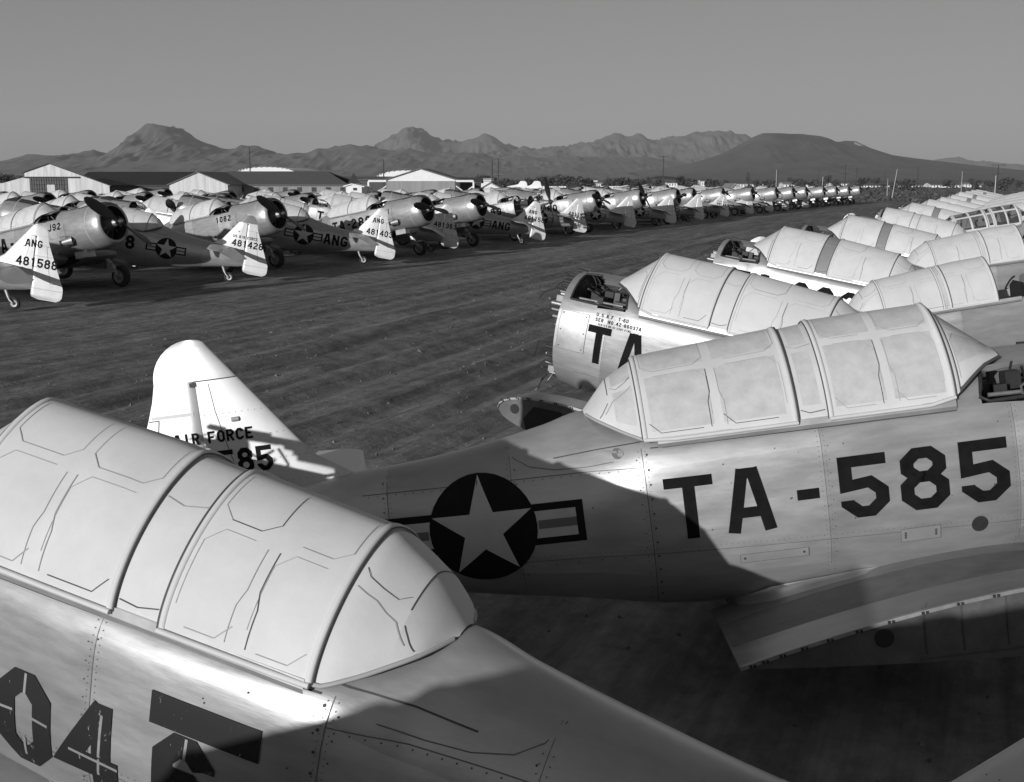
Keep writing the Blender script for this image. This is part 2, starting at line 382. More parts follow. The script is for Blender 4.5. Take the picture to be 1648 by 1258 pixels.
# fin and rudder share one thickness law
_te0 = pchip([-.40, -.31, -.1, .2, .6, .97, 1.15, 1.235], [7.08, 7.21, 7.22, 7.11, 6.94, 6.785, 6.72, 6.70])
def _te(z): return float(_te0(z)) if z < 1.235 else 6.41 + .29 * math.sqrt(max(0, 1 - ((z - 1.235) / .29) ** 2))
def fin_le(z):
    if z < .62: return 5.65 - (.62 - z) * 1.5 if z > .40 else 5.32
    if z < 1.30: return 5.65 + (z - .62) * .742
    return max(6.41 - .29 * math.sqrt(max(0, 1 - ((z - 1.235) / .29) ** 2)), min(6.41, 5.65 + (z - .62) * .742))
def fin_l(a, z):
    le, te = fin_le(z), float(_te(z)); x = min(max((a - le) / max(te - le, 1e-3), 0), 1)
    t = .062 - .030 * min(1, max(0, (z - .3) / 1.2))
    return t * 5 * .2 * (.2969 * math.sqrt(x) - .126 * x - .3516 * x * x + .2843 * x**3 - .1015 * x**4) / .1 * 1.0
HINGE = 6.40
def fin_mb():
    mb = MB(); Z = np.concatenate([np.linspace(.36, .62, 6), np.linspace(.68, 1.222, 9)]); x = (1 - np.cos(np.linspace(0, math.pi / 2, 14)))
    rows = []
    for z in Z:
        le = fin_le(z); A = le + (HINGE - .006 - le) * x
        rows.append([B3(a, fin_l(a, z), z) for a in A[::-1]] + [B3(a, -fin_l(a, z), z) for a in A[1:]])
    mb.grid(np.array(rows), 'doped'); mb.add(rows[-1], [tuple(range(len(rows[-1])))], 'doped', False)
    for s in (1, -1):
        for zz in (.45, .62, .80, .98):
            for a in np.arange(fin_le(zz) + .04, HINGE - .03, .045):
                mb.add([(-a + .0035 * math.cos(q), s * (fin_l(a, zz) + .0025), zz + .0035 * math.sin(q)) for q in np.linspace(0, 2 * math.pi, 6)[:-1]], [(0, 1, 2, 3, 4)], 'panel_seam', False)
        mb.tube([B3(a, s * (fin_l(a, z) + .001), z) for a, z in ((6.15, .42), (6.22, .7), (6.28, 1.0), (6.30, 1.2))], .0025, 'panel_seam', 4)
        mb.tube([B3(6.12, s * .05, .93), B3(6.17, s * .058, .93)], .018, 'seam_soft', 6)
    n = len(rows[0]); mb.add([r[0] for r in rows] + [r[-1] for r in rows][::-1], [tuple(range(2 * len(rows)))], 'doped', False)
    return mb
def rudder_mb():
    mb = MB(); rows = []; x = np.concatenate([(1 - np.cos(np.linspace(0, math.pi / 2, 8))) * .5, np.linspace(.56, 1, 8)])
    for z in np.concatenate([[-.40, -.385, -.35], np.linspace(-.28, 1.229, 14)]):
        te = float(_te(z)); r = .03 if z > -.3 else .03 + .05 * ((-.28 - z) / .12)
        h0 = HINGE + .004 + (0 if z > -.34 else (-.34 - z) * 3); A = h0 + (te - h0) * x
        rows.append([B3(a, fin_l(a, max(z, -.3)) * (1 if z > -.37 else .4) * min(1, ((a - h0) / .04) ** .5 if a > h0 else 0), z) for a in A[::-1]] + [B3(a, -fin_l(a, max(z, -.3)) * (1 if z > -.37 else .4) * min(1, ((a - h0) / .04) ** .5 if a > h0 else 0), z) for a in A[1:]])
    mb.grid(np.array(rows), 'doped')
    for rw, fl in ((rows[0], True), (rows[-1], False)): mb.add(rw, [tuple(range(len(rw)))[::-1] if fl else tuple(range(len(rw)))], 'doped', False)
    rows = []
    for z in np.concatenate([np.linspace(1.230, 1.40, 6), [1.44, 1.475, 1.5, 1.515, 1.523]]):
        le, te = fin_le(z), float(_te(z)); A = le + (te - le) * x; k = 1 if z < 1.5 else .55
        rows.append([B3(a, k * fin_l(a, z), z) for a in A[::-1]] + [B3(a, -k * fin_l(a, z), z) for a in A[1:]])
    mb.grid(np.array(rows), 'doped')
    mb.add(rows[0], [tuple(range(len(rows[0])))[::-1]], 'doped', False); mb.add(rows[-1], [tuple(range(len(rows[-1])))], 'doped', False)
    # trim tab gap and horn hinge
    for s in (1, -1):
        for (a0, z0, a1, z1) in ((6.88, .05, 6.70, .98), (6.70, .98, 6.775, .98), (6.88, .05, 7.14, .05)):
            p = [B3(a0 + (a1 - a0) * q, s * (fin_l(a0 + (a1 - a0) * q, z0 + (z1 - z0) * q) + .002), z0 + (z1 - z0) * q) for q in (0, .5, 1)]
            mb.tube(p, .004, 'seam', 4)
        for zz in (-.12, .16, .44, .72, 1.0):                  # fabric tapes over the ribs
            A_ = np.linspace(6.44, float(_te(zz)) - .02, 7); mb.grid(np.array([[B3(a, s * (fin_l(a, zz + dz) + .0015), zz + dz) for a in A_] for dz in (-.012, .012)]), 'rib_tape', smooth=False)
        mb.box(B3(6.41, s * (fin_l(6.4, 1.2) + .001), 1.205), (.05, .006, .03), 'dark_metal')
    return mb
def stab_mb(s, elev=True):
    mb = MB(); DR = lambda a: max(0, a - 6.03) * .42          # the elevator droops
    def outline(l):
        q = l / 1.98; rnd = math.sqrt(max(0, 1 - max(0, (q - .80) / .20) ** 2))
        le = 5.28 + .36 * q; te = 6.62 - .05 * q; mid = 6.02
        return mid - (mid - le) * (rnd * .92 + .08), mid + (te - mid) * (rnd * .92 + .08)
    L = np.concatenate([np.linspace(.08, 1.55, 8), 1.98 - .42 * np.cos(np.linspace(.1, math.pi / 2, 8))[::1]]); L = np.unique(np.round(L, 3)); x = (1 - np.cos(np.linspace(0, math.pi, 17))) / 2
    rows = []
    for l in L:
        le, te = outline(min(l, 1.979)); te = te if elev else min(te, 6.04)
        if elev and l < .32: te = 6.12 + (te - 6.12) * max(0, (l - .08) / .24) ** .7
        c = te - le; t = .13 * (1 - .35 * l / 1.98) * min(1, c / .8) * math.sqrt(max(.02, 1 - max(0, (l - 1.7) / .29) ** 2))
        yt = 5 * t * (.2969 * np.sqrt(x) - .126 * x - .3516 * x**2 + .2843 * x**3 - .1015 * x**4) * max(c, .3) * .62
        rows.append([B3(le + c * xx, s * l, .36 + y - DR(le + c * xx)) for xx, y in zip(x[::-1], yt[::-1])] + [B3(le + c * xx, s * l, .36 - y - DR(le + c * xx)) for xx, y in zip(x[1:], yt[1:])])
    mb.grid(np.array(rows), 'doped', flip=(s < 0))
    if elev:
        for zz in (1, -1):
            mb.tube([B3(6.03, s * l, .36 + zz * .036 * (1 - .3 * l)) for l in (.2, .8, 1.4, 1.8)], .006, 'seam', 4)
    return mb

# ---- canopy
_cw = pchip([.92, 1.06, 1.28, 2.0, 3.19, 3.316, 3.42, 3.52, 3.62, 3.70], [.27, .355, .445, .455, .445, .435, .385, .315, .225, .06])
_czt = lambda a: float(np.interp(a, [.92, 1.30, 2.09, 2.30, 3.31, 3.53, 3.705], [.775, 1.085, 1.075, 1.055, .985, .865, .67]))
_czs = lambda a: float(np.interp(a, [.92, 1.06, 1.20, 1.34, 3.31, 3.45, 3.60, 3.705], [.705, .675, .59, .475, .470, .53, .605, .655]))
CANN = [1.6, 1.19]
def can_pt(a, q, side=1, off=0.0, grow=0.0):
    """q = 0 at the sill, 1 at the top centre"""
    t = q * math.pi / 2; n = CANN[0]
    w, zs, zt = float(_cw(a)) * CANN[1] + grow, _czs(a), _czt(a) + grow
    # spread q over the arc evenly
    t = math.atan2(math.sin(t) ** 1.0, max(1e-9, math.cos(t)) ** 1.0)
    c, s = math.cos(t), math.sin(t)
    l = w * abs(c) ** (2 / n); z = zs + (zt - zs) * abs(s) ** (2 / n)
    nl, nz = (abs(l) / w) ** (n - 1) / w, (abs(z - zs) / max(zt - zs, 1e-6)) ** (n - 1) / max(zt - zs, 1e-3)
    k = math.hypot(nl, nz) or 1
    return (-a, side * (l + off * nl / k), z + off * nz / k)
QN = 26
_qs = None
def q_even():
    """q values equally spaced along the arch"""
    global _qs
    if _qs is None:
        q = np.linspace(0, 1, 400); P = np.array([can_pt(2.0, x) for x in q]); d = np.r_[0, np.cumsum(np.linalg.norm(np.diff(P, axis=0), axis=1))]
        _qs = (d / d[-1], q)
    return _qs
def qe(x): d, q = q_even(); return float(np.interp(x, d, q))
def can_section(mb, a0, a1, na, grow=0.0, key='coating', panes=(), edge=None):
    A = np.linspace(a0, a1, na)
    E = np.concatenate([np.linspace(0, 1, QN), np.linspace(1, 0, QN)[1:]]); S = [1] * QN + [-1] * (QN - 1)
    P = np.array([[can_pt(a, qe(e), s, 0, grow) for e, s in zip(E, S)] for a in A])
    def kf(i, j):
        sx = (i + .5) / (na - 1); e = (E[j] + E[j + 1]) / 2
        for p0, p1, e0, e1 in panes:
            if p0 < sx < p1 and e0 < e < e1: return pk[0]
        return key
    mb.grid(P, kf if panes else key)
    if edge:
        for a in edge:                                # folded edge lip that gives the hood its thickness
            R0 = np.array([[can_pt(a, qe(e), s, 0, grow) for e, s in zip(E, S)], [can_pt(a, qe(e), s, 0, grow - .03) for e, s in zip(E, S)]])
            mb.grid(R0, key, smooth=False)
def can_line(mb, pts, side, key='seam', w=.006, off=.004, grow=0.0):
    """pts (a, e) on the canopy skin"""
    P = []
    for i in range(len(pts) - 1):
        n = max(2, int(max(abs(pts[i + 1][0] - pts[i][0]) / .08, abs(pts[i + 1][1] - pts[i][1]) / .06)))
        for k in range(n): P.append(np.array(pts[i]) + (np.array(pts[i + 1]) - np.array(pts[i])) * k / n)
    P.append(np.array(pts[-1])); L = []; Q = []
    for i, p in enumerate(P):
        t = P[min(i + 1, len(P) - 1)] - P[max(i - 1, 0)]; t = t / max(np.hypot(*t), 1e-9); n = np.array([-t[1], t[0]]) * w / 2 * np.array([1, 1.35])
        L.append(can_pt(p[0] + n[0], qe(min(1, max(0, p[1] + n[1]))), side, off, grow)); Q.append(can_pt(p[0] - n[0], qe(min(1, max(0, p[1] - n[1]))), side, off, grow))
    mb.grid(np.array([L, Q]), key, smooth=False)
def arch(mb, a, key, w, off, grow=0.0):
    E = np.concatenate([np.linspace(0, 1, QN), np.linspace(1, 0, QN)[1:]]); S = [1] * QN + [-1] * (QN - 1)
    P = np.array([[can_pt(a + da, qe(e), s, o, grow) for e, s in zip(E, S)] for da, o in ((-w / 2, 0.0), (-w / 2 * .8, off), (w / 2 * .8, off), (w / 2, 0.0))])
    mb.grid(P, key)
def hood_lines(mb, a0, a1, seed, grow, near=True):
    """traces of the glazing bars under the sprayed coating"""
    rnd = random.Random(seed); L = a1 - a0; m = (a0 + a1) / 2; e1, e2, eb = .60, .66, .06
    if not near: return
    for s in (1, -1):
        k = lambda p=.35: 'seam' if rnd.random() < p else 'seam_soft'
        for x0, x1 in ((a0 + .05, m - .035), (m + .035, a1 - .05)):
            c = .07
            up = [(x0, .97), (x0, e2 + .07), (x0 + c, e2), (x1 - c, e2), (x1, e2 + .07), (x1, .97)]
            i = rnd.randint(0, 2)
            can_line(mb, up[i:i + 4], s, k(), .0035, .004, grow)
            if rnd.random() < .4: can_line(mb, up, s, 'seam_soft', .0028, .003, grow)
            can_line(mb, [(x0, eb + .10), (x0, e1 - .09), (x0 + c, e1), (x1 - c, e1)], s, 'seam_soft', .0028, .003, grow)
            can_line(mb, [(x0 + c, eb), (x1 - c, eb), (x1, eb + .09)], s, k(.6), .004, .004, grow)
        x = m + .03                                    # the kinked bar in the middle of each side
        can_line(mb, [(x, .585), (x, .36), (x + .022, .27), (x + .022, .06)], s, k(.8), .0045, .004, grow)
        can_line(mb, [(x - .06, .58), (x - .06, .35), (x - .082, .26), (x - .082, .06)], s, 'seam_soft', .0035, .004, grow)

PANES2 = ((.06, .47, .08, .60), (.53, .94, .08, .60), (.06, .47, .67, .96), (.53, .94, .67, .96))
pk = ['glass']
FRAMES = {'foremost': (2.257, 2.516, 3.274), 'broadside': (2.12, 2.328, 3.338)}
def canopy_mbs(style, near=True):
    """coated canopy as separate parts: windscreen, front_hood, middle_canopy, rear_hood, rear_canopy"""
    f1, f2, f3 = FRAMES.get(style, (2.10, 2.32, 3.29)); o = {}; fx = 'coating_grey' if style == 'grey_band' else 'coating'; glass = style == 'glazed'; pk[0] = 'coating_pane' if style == 'broadside' else 'glass'; glass = glass or style == 'broadside'
    na = 33 if style in ('broadside', 'glazed') else 13 if near or glass else 3
    mb = MB(); fr_ = [can_pt(.92, q, 1) for q in np.linspace(0, 1, 8)] + [can_pt(.92, q, -1) for q in np.linspace(1, 0, 8)[1:]]; mb.add(fr_, [tuple(range(len(fr_)))], 'coating', False)
    can_section(mb, .92, 1.285, 8 if near else 3, 0, 'coating', ((.2, .9, .25, .62), (.15, .9, .72, 1)) if glass else ())
    if near:
        for s in (1, -1):
            can_line(mb, [(1.0, .68), (1.24, .66)], s, 'seam_soft', .005); can_line(mb, [(1.03, .60), (1.2, .60), (1.24, .5), (1.24, .1)], s, 'seam_soft', .005); can_line(mb, [(.96, .5), (1.0, .62)], s, 'seam', .005)
    arch(mb, 1.285, 'coating_grey' if not near else 'coating', .05, .014)
    if near: arch(mb, 1.262, 'seam', .010, .010); arch(mb, 1.305, 'seam', .008, .014)
    mb.tube([can_pt(.92 + .38 * k / 6, 0, 1, .004) for k in range(7)], .012, 'seam', 6); mb.tube([can_pt(.92 + .38 * k / 6, 0, -1, .004) for k in range(7)], .012, 'seam', 6)
    o['windscreen'] = mb
    def hood(a0, a1, seed):
        mb = MB(); can_section(mb, a0, a1, na, .016, 'coating', PANES2 if glass else (), (a0, a1)); hood_lines(mb, a0, a1, seed, .016, near)
        if near or glass:
            arch(mb, a1 - .012, 'coating', .03, .008, .016); arch(mb, a0 + .012, 'coating', .03, .008, .016)
            arch(mb, a1 + .004, 'seam', .013, .004, .013); arch(mb, a0 - .007, 'seam', .017, .007, .013)
        for s in (1, -1): mb.tube([can_pt(a, 0, s, .012, .016) for a in np.linspace(a0, a1, 6)], .014, 'coating', 6)
        return mb
    if style == 'slid':                                # front hood pushed back over the middle, windscreen bay open
        o['front_hood'] = hood(1.64, 2.44, 3)
    elif style != 'no_front_hood':
        o['front_hood'] = hood(1.30, f1, 3)
    mb = MB(); can_section(mb, f1 - .02, f2 + .01, 5 if near else 2, 0, fx, ((.15, .85, .1, .6), (.15, .85, .67, .95)) if glass else ())
    if near:
        for s in (1, -1): can_line(mb, [(f1 + .02, .66), (f1 + .12, .64), (f2 - .03, .68)], s, 'seam_soft', .005); can_line(mb, [(f1 + .02, .07), (f1 + .12, .06), (f2 - .03, .09)], s, 'seam', .005)
    o['middle_canopy'] = mb
    o['rear_hood'] = hood(f2, f3, 5)
    mb = MB(); can_section(mb, f3 - .01, 3.53, 7 if near else 3, 0, 'coating', ((.1, .85, .12, .55), (.1, .85, .66, .96)) if glass else ()); can_section(mb, 3.53, 3.703, 9 if near else 4, 0, 'coating')
    if near:
        [can_line(mb, [(3.53, 1.0), (3.53, .55)], s, 'seam', .005, .003) for s in (1, -1)]
        for s in (1, -1):
            can_line(mb, [(f3 + .03, .70), (f3 + .06, .66), (3.47, .60), (3.51, .66)], s, 'seam', .0035)
            can_line(mb, [(f3 + .03, .58), (3.40, .54), (3.50, .42), (3.56, .2)], s, 'seam_soft', .005)
            can_line(mb, [(3.535, .40), (3.56, .30), (3.60, .10)], s, 'seam', .004)
            mb.tube([can_pt(a, 0, s, .006) for a in np.linspace(f3, 3.69, 12)], .011, 'seam_soft', 6)
    o['rear_canopy'] = mb
    return o

# ---- nose, engine, propeller, undercarriage
CR, CZ = .68, .035
def cowling_mb():
    mb = MB()
    prof = [(-.42, .665), (-.7, .68), (-1.0, .68), (-1.2, .665), (-1.33, .63), (-1.41, .58), (-1.43, .54), (-1.40, .505), (-1.3, .50), (-1.0, .52), (-.6, .55)]
    n = 48; th = np.linspace(0, 2 * math.pi, n, endpoint=False)
    P = np.array([[(-a, r * math.cos(t), CZ + r * math.sin(t)) for t in th] for a, r in prof])
    def key(i, j):
        t = (math.degrees(th[j]) + 3.75) % 360
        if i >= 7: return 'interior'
        return 'antiglare' if (62 < t < 118 and i < 6) else 'aluminium'
    mb.grid(P, key, closed_v=True, flip=True)
    mb.revolve([(-.95, .684), (-.93, .686), (-.91, .684)], 'seam_soft', 48, CZ)
    return mb
def nose_mb():
    mb = MB(); n = 64; rows = []
    for a in (-.45, -.25, -.05, .15, .33):
        q = (a + .45) / .78; q = q * q * (3 - 2 * q); R1 = ring(.33, n); row = []
        for k in range(n):
            t = -math.pi / 2 + 2 * math.pi * k / n
            row.append((-a, R1[k][1] * q + (1 - q) * .655 * math.cos(t), R1[k][2] * q + (1 - q) * (CZ + .655 * math.sin(t))))
        rows.append(row)
    def key(i, j):
        t = 2 * math.pi * (j + .5) / n; return 'antiglare' if abs(t - math.pi) < .42 else 'aluminium'
    mb.grid(np.array(rows), key, closed_v=True)
    for s in (1, -1):
        mb.tube([(-(-.40), s * .62, -.1), (.05, s * .60, -.12), (-.3, s * .585, -.1)], .006, 'seam', 4)
        mb.tube([(-.0, s * .615, .35), (-.0, s * .635, .0), (-.0, s * .6, -.3)], .005, 'seam', 4)
    # oil cooler scoop under the nose
    mb.box((.0, 0, -.70), (.5, .34, .20), 'aluminium')
    return mb
def exhaust_mb():
    mb = MB(); y = -.60
    mb.tube([(.18, y + .06, -.27), (.06, y - .02, -.28), (-.08, y - .10, -.30)], [.15, .12, .09], 'steel', 14, False)
    mb.tube([(-.03, y - .06, -.29), (-.14, y - .15, -.31)], [.085, .08], 'dark_metal', 14, True)
    mb.add([(.30, y + .012, -.26)] + [(.12 + .21 * math.cos(t), y - .035 + .02 * math.cos(t), -.27 + .13 * math.sin(t)) for t in np.linspace(0, 2 * math.pi, 17)[:-1]], [(0, 1 + i, 1 + (i + 1) % 16) for i in range(16)], 'interior', False)
    return mb
def engine_mb():
    mb = MB()
    for k in range(9):
        t = math.pi / 2 + 2 * math.pi * k / 9; c, s = math.cos(t), math.sin(t)
        pr = []
        for i in range(9):
            r = .22 + .033 * i; pr += [r, r + .02]
        pts = [(1.02, r * c, CZ + r * s) for r in pr]
        mb.tube(pts, [(.078 if i % 2 else .062) for i in range(len(pr))], 'dark_metal', 8)
        mb.tube([(1.06, .50 * c, CZ + .50 * s), (1.22, .20 * c, CZ + .20 * s)], .012, 'steel', 5)
        mb.tube([(.98, .45 * c, CZ + .45 * s), (.70, .40 * c, CZ + .40 * s)], .03, 'rust_steel', 6)
    mb.revolve([(-.6, .2), (-.75, .24), (-1.15, .24), (-1.28, .17), (-1.38, .14), (-1.55, .10), (-1.62, .05)], 'steel', 20, CZ)
    mb.revolve([(-.50, .52), (-.50, .05)], 'interior', 24, CZ)
    return mb
def mount_mb():
    mb = MB()
    for k in range(8):
        t = math.pi / 8 + 2 * math.pi * k / 8
        mb.tube([(-.33, .46 * math.cos(t), .04 + .52 * math.sin(t)), (.62, .3 * math.cos(t + .35), CZ + .3 * math.sin(t + .35))], .022, 'dark_metal', 6)
    mb.box((.10, .05, .15), (.45, .35, .4), 'dark_metal'); mb.box((.25, -.15, -.2), (.3, .25, .3), 'steel')
    return mb
def firewall_mb():
    mb = MB(); r = ring(.33, 48); mb.add([B3(.325, l * .985, z * .985) for _, l, z in r], [tuple(range(48))], 'steel', False)
    rnd = random.Random(4)
    for k in range(46):                                # studs, fittings and cut pipes round the rim
        i = rnd.randrange(48); q = rnd.uniform(.86, 1.0); l, z = r[i][1] * q, r[i][2] * q; L = rnd.uniform(.03, .15)
        mb.tube([(-.33, l, z), (-.33 + L, l, z)], rnd.uniform(.008, .024), rnd.choice(['steel', 'aluminium_panel', 'dark_metal']), 7)
    for k in range(13):
        i = rnd.randrange(48); l, z = r[i][1] * .93, r[i][2] * .93; dx = rnd.uniform(.1, .28)
        mb.tube([(-.33, l, z), (-.33 + dx * .5, l * 1.04, z + .03), (-.33 + dx, l * 1.1, z - .03 - rnd.uniform(0, .12))], .007, rnd.choice(['rubber', 'dark_metal', 'rubber', 'steel']), 5)
    for k in range(6):
        i = rnd.randrange(48); l, z = r[i][1] * .98, r[i][2] * .98; dx = rnd.uniform(.15, .32)
        mb.tube([(-.33, l, z), (-.33 + dx * .4, l * 1.05, z + rnd.uniform(-.02, .06)), (-.33 + dx * .8, l * 1.12, z - rnd.uniform(.0, .1)), (-.33 + dx, l * 1.1, z - rnd.uniform(.08, .22))], .009, rnd.choice(['rubber', 'rubber', 'dark_metal', 'steel']), 5)
    for (l, z) in ((.45, .42), (-.45, .42), (.40, -.42), (-.40, -.42)): mb.box((-.29, l, z), (.08, .06, .07), 'steel')
    return mb
def equipment_mb():
    mb = MB(); rnd = random.Random(11)
    for k in range(9): mb.box((-rnd.uniform(.48, 1.02), rnd.uniform(-.3, .3), .40 + rnd.uniform(0, .10)), (rnd.uniform(.06, .16), rnd.uniform(.06, .16), rnd.uniform(.06, .16)), rnd.choice(['dark_metal', 'dark_metal', 'rust_steel']))
    for k in range(8):
        x = -rnd.uniform(.45, 1.0); y = rnd.uniform(-.35, .35)
        mb.tube([(x, y, .37), (x - .05, y + rnd.uniform(-.1, .1), .5), (x - rnd.uniform(-.2, .2), y + rnd.uniform(-.15, .15), .58)], .010, rnd.choice(['dark_metal', 'rubber', 'steel']), 5)
    for s in (1, -1): mb.tube([(-.43, s * .40, .40), (-.43, s * .34, .60), (-.43, s * .12, .68)], .018, 'dark_metal', 6)
    mb.tube([(-.40, .30, .44), (-1.02, .34, .46)], .016, 'steel', 6); mb.tube([(-.40, -.30, .44), (-1.02, -.34, .46)], .016, 'steel', 6)
    return mb
def blade_mb(sgn):
    mb = MB(); rows = []
    for r, c, tw in ((.10, .05, 70), (.22, .07, 62), (.42, .13, 48), (.70, .165, 36), (1.0, .155, 28), (1.22, .12, 23), (1.33, .07, 21), (1.37, .02, 20)):
        t = R(tw); row = []
        for k in range(10):
            x = math.cos(2 * math.pi * k / 10) * c; y = math.sin(2 * math.pi * k / 10) * max(.012, .05 - r * .035)
            row.append((x * math.sin(t) + y * math.cos(t), sgn * (x * math.cos(t) - y * math.sin(t)), sgn * r))
        rows.append(row)
    mb.grid(np.array(rows), 'prop_black', closed_v=True); return mb
def hub_mb():
    mb = MB(); mb.tube([(-.12, 0, 0), (.06, 0, 0), (.14, 0, 0), (.20, 0, 0)], [.09, .10, .075, .03], 'dark_metal', 16); mb.tube([(0, 0, -.16), (0, 0, .16)], .065, 'dark_metal', 12); mb.tube([(.03, .1, -.13), (.03, .1, .1)], .035, 'dark_metal', 8); mb.tube([(.03, -.1, .13), (.03, -.1, -.1)], .035, 'dark_metal', 8); return mb
def wheel_mbs(r, w):
    ty = MB(); n = 32; pr = [(.62, -.5), (.8, -.5), (.93, -.38), (1, -.15), (1, .15), (.93, .38), (.8, .5), (.62, .5)]
    P = np.array([[(r * q * math.cos(t), w * y, r * q * math.sin(t)) for t in np.linspace(0, 2 * math.pi, n, endpoint=False)] for q, y in pr]); ty.grid(P, 'rubber', closed_v=True, flip=True)
    hb = MB()
    for s in (1, -1):
        P = np.array([[(r * q * math.cos(t), s * w * y, r * q * math.sin(t)) for t in np.linspace(0, 2 * math.pi, n, endpoint=False)] for q, y in ((.63, .46), (.55, .36), (.25, .34), (.20, .44), (.02, .46))]); hb.grid(P, 'steel', closed_v=True, flip=(s < 0))
    return ty, hb
GZ = lambda a: -(1.67 - a * math.sin(R(8.7))) / math.cos(R(8.7))       # ground level in body axes
def gear_leg_mb(s):
    mb = MB(); g = GZ(.12) + .34
    mb.tube([(-.42, s * 1.22, -.75), (-.22, s * 1.25, (g - .75) / 2 - .02), (-.12, s * 1.27, g + .02)], [.075, .065, .05], 'aluminium', 12)
    mb.tube([(-.12, s * 1.27, g), (-.12, s * 1.33, g)], .03, 'steel', 8)
    mb.tube([(-.16, s * 1.20, g + .24), (-.0, s * 1.22, g + .14), (-.10, s * 1.22, g + .04)], .022, 'steel', 6)
    mb.box((-.30, s * 1.18, g + .30), (.26, .02, .30), 'aluminium')
    return mb
def tail_leg_mb():
    mb = MB(); g = GZ(6.02) + .16
    mb.tube([(-5.75, 0, -.25), (-5.85, 0, -.45), (-5.93, .085, g + .08), (-6.02, .085, g)], [.05, .045, .03, .028], 'steel', 8); mb.tube([(-5.85, 0, -.45), (-5.93, -.085, g + .08), (-6.02, -.085, g)], .028, 'steel', 8); return mb

# ------------------------------------------------------------------ painted characters as strokes
def _oct(x0, y0, x1, y1, c): return [(x0 + c, y0), (x1 - c, y0), (x1, y0 + c), (x1, y1 - c), (x1 - c, y1), (x0 + c, y1), (x0, y1 - c), (x0, y0 + c)]
_W = .66; _a, _b, _l, _h, _c = .10, .56, .10, .90, .15
GL = {
 '0': [(_oct(_a, _l, _b, _h, _c), 1)], 'O': [(_oct(_a, _l, _b, _h, _c), 1)], 'Q': [(_oct(_a, _l, _b, _h, _c), 1)],
 '1': [([(.33, 0), (.33, 1)], 0), ([(.33, .9), (.16, .74)], 0)], 'I': [([(.33, 0), (.33, 1)], 0)],
 '2': [([(_a, .74), (_a, _h - _c), (_a + _c, _h), (_b - _c, _h), (_b, _h - _c), (_b, .62), (_a, .22), (_a, _l), (.66, _l)], 0)],
 '3': [([(_a, .76), (_a, _h - _c), (_a + _c, _h), (_b - _c, _h), (_b, _h - _c), (_b, .62), (_b - .1, .52), (.26, .52)], 0), ([(_b - .1, .52), (_b, .42), (_b, _l + _c), (_b - _c, _l), (_a + _c, _l), (_a, _l + _c), (_a, .26)], 0)],
 '4': [([(.46, 0), (.46, 1)], 0), ([(.46, .96), (.06, .33), (.66, .33)], 0)],
 '5': [([(.64, _h), (_a, _h), (_a, .52), (_b - _c, .56), (_b, .56 - _c), (_b, _l + _c), (_b - _c, _l), (_a + _c, _l), (_a, _l + _c), (_a, .30)], 0)],
 '6': [([(_b, .74), (_b, _h - _c), (_b - _c, _h), (_a + _c, _h), (_a, _h - _c), (_a, _l + _c), (_a + _c, _l), (_b - _c, _l), (_b, _l + _c), (_b, .56 - _c), (_b - _c, .56), (_a, .56)], 0)],
 '7': [([(0, _h), (_b, _h), (.22, 0)], 0)],
 '8': [(_oct(_a, _l, _b, .53, .13), 1), (_oct(_a + .02, .53, _b - .02, _h, .12), 1)],
 '9': [([(_a, .26), (_a, _l + _c), (_a + _c, _l), (_b - _c, _l), (_b, _l + _c), (_b, _h - _c), (_b - _c, _h), (_a + _c, _h), (_a, _h - _c), (_a, .44 + _c), (_a + _c, .44), (_b, .44)], 0)],
 '-': [([(.16, .48), (.50, .48)], 0)], ' ': [], '.': [([(.28, .02), (.28, .16)], 0)],
 'A': [([(.08, 0), (.27, 1)], 0), ([(.58, 0), (.39, 1)], 0), ([(.20, .31), (.46, .31)], 0), ([(.25, .925), (.41, .925)], 0)],
 'T': [([(0, .9), (.66, .9)], 0), ([(.33, 0), (.33, .84)], 0)], 'N': [([(_a, 0), (_a, 1)], 0), ([(_b, 0), (_b, 1)], 0), ([(.13, .92), (.53, .08)], 0)],
 'G': [([(_b, .70), (_b, _h - _c), (_b - _c, _h), (_a + _c, _h), (_a, _h - _c), (_a, _l + _c), (_a + _c, _l), (_b - _c, _l), (_b, _l + _c), (_b, .45), (.32, .45)], 0)],
 'C': [([(_b, .70), (_b, _h - _c), (_b - _c, _h), (_a + _c, _h), (_a, _h - _c), (_a, _l + _c), (_a + _c, _l), (_b - _c, _l), (_b, _l + _c), (_b, .30)], 0)],
 'U': [([(_a, 1), (_a, _l + _c), (_a + _c, _l), (_b - _c, _l), (_b, _l + _c), (_b, 1)], 0)], 'J': [([(_b, 1), (_b, _l + _c), (_b - _c, _l), (_a + _c, _l), (_a, _l + _c), (_a, .3)], 0)],
 'S': [([(_b, .74), (_b, _h - _c), (_b - _c, _h), (_a + _c, _h), (_a, _h - _c), (_a, .62), (_b, .40), (_b, _l + _c), (_b - _c, _l), (_a + _c, _l), (_a, _l + _c), (_a, .26)], 0)],
 'R': [([(_a, 0), (_a, _h), (_b - _c, _h), (_b, _h - _c), (_b, .50 + _c), (_b - _c, .50), (_a, .50)], 0), ([(.30, .5), (.56, 0)], 0)],
 'D': [([(_a, _l), (_b - _c, _l), (_b, _l + _c), (_b, _h - _c), (_b - _c, _h), (_a, _h)], 1)],
 'F': [([(_a, 0), (_a, _h), (.62, _h)], 0), ([(_a, .5), (.5, .5)], 0)], 'E': [([(.62, _l), (_a, _l), (_a, _h), (.62, _h)], 0), ([(_a, .5), (.5, .5)], 0)],
}
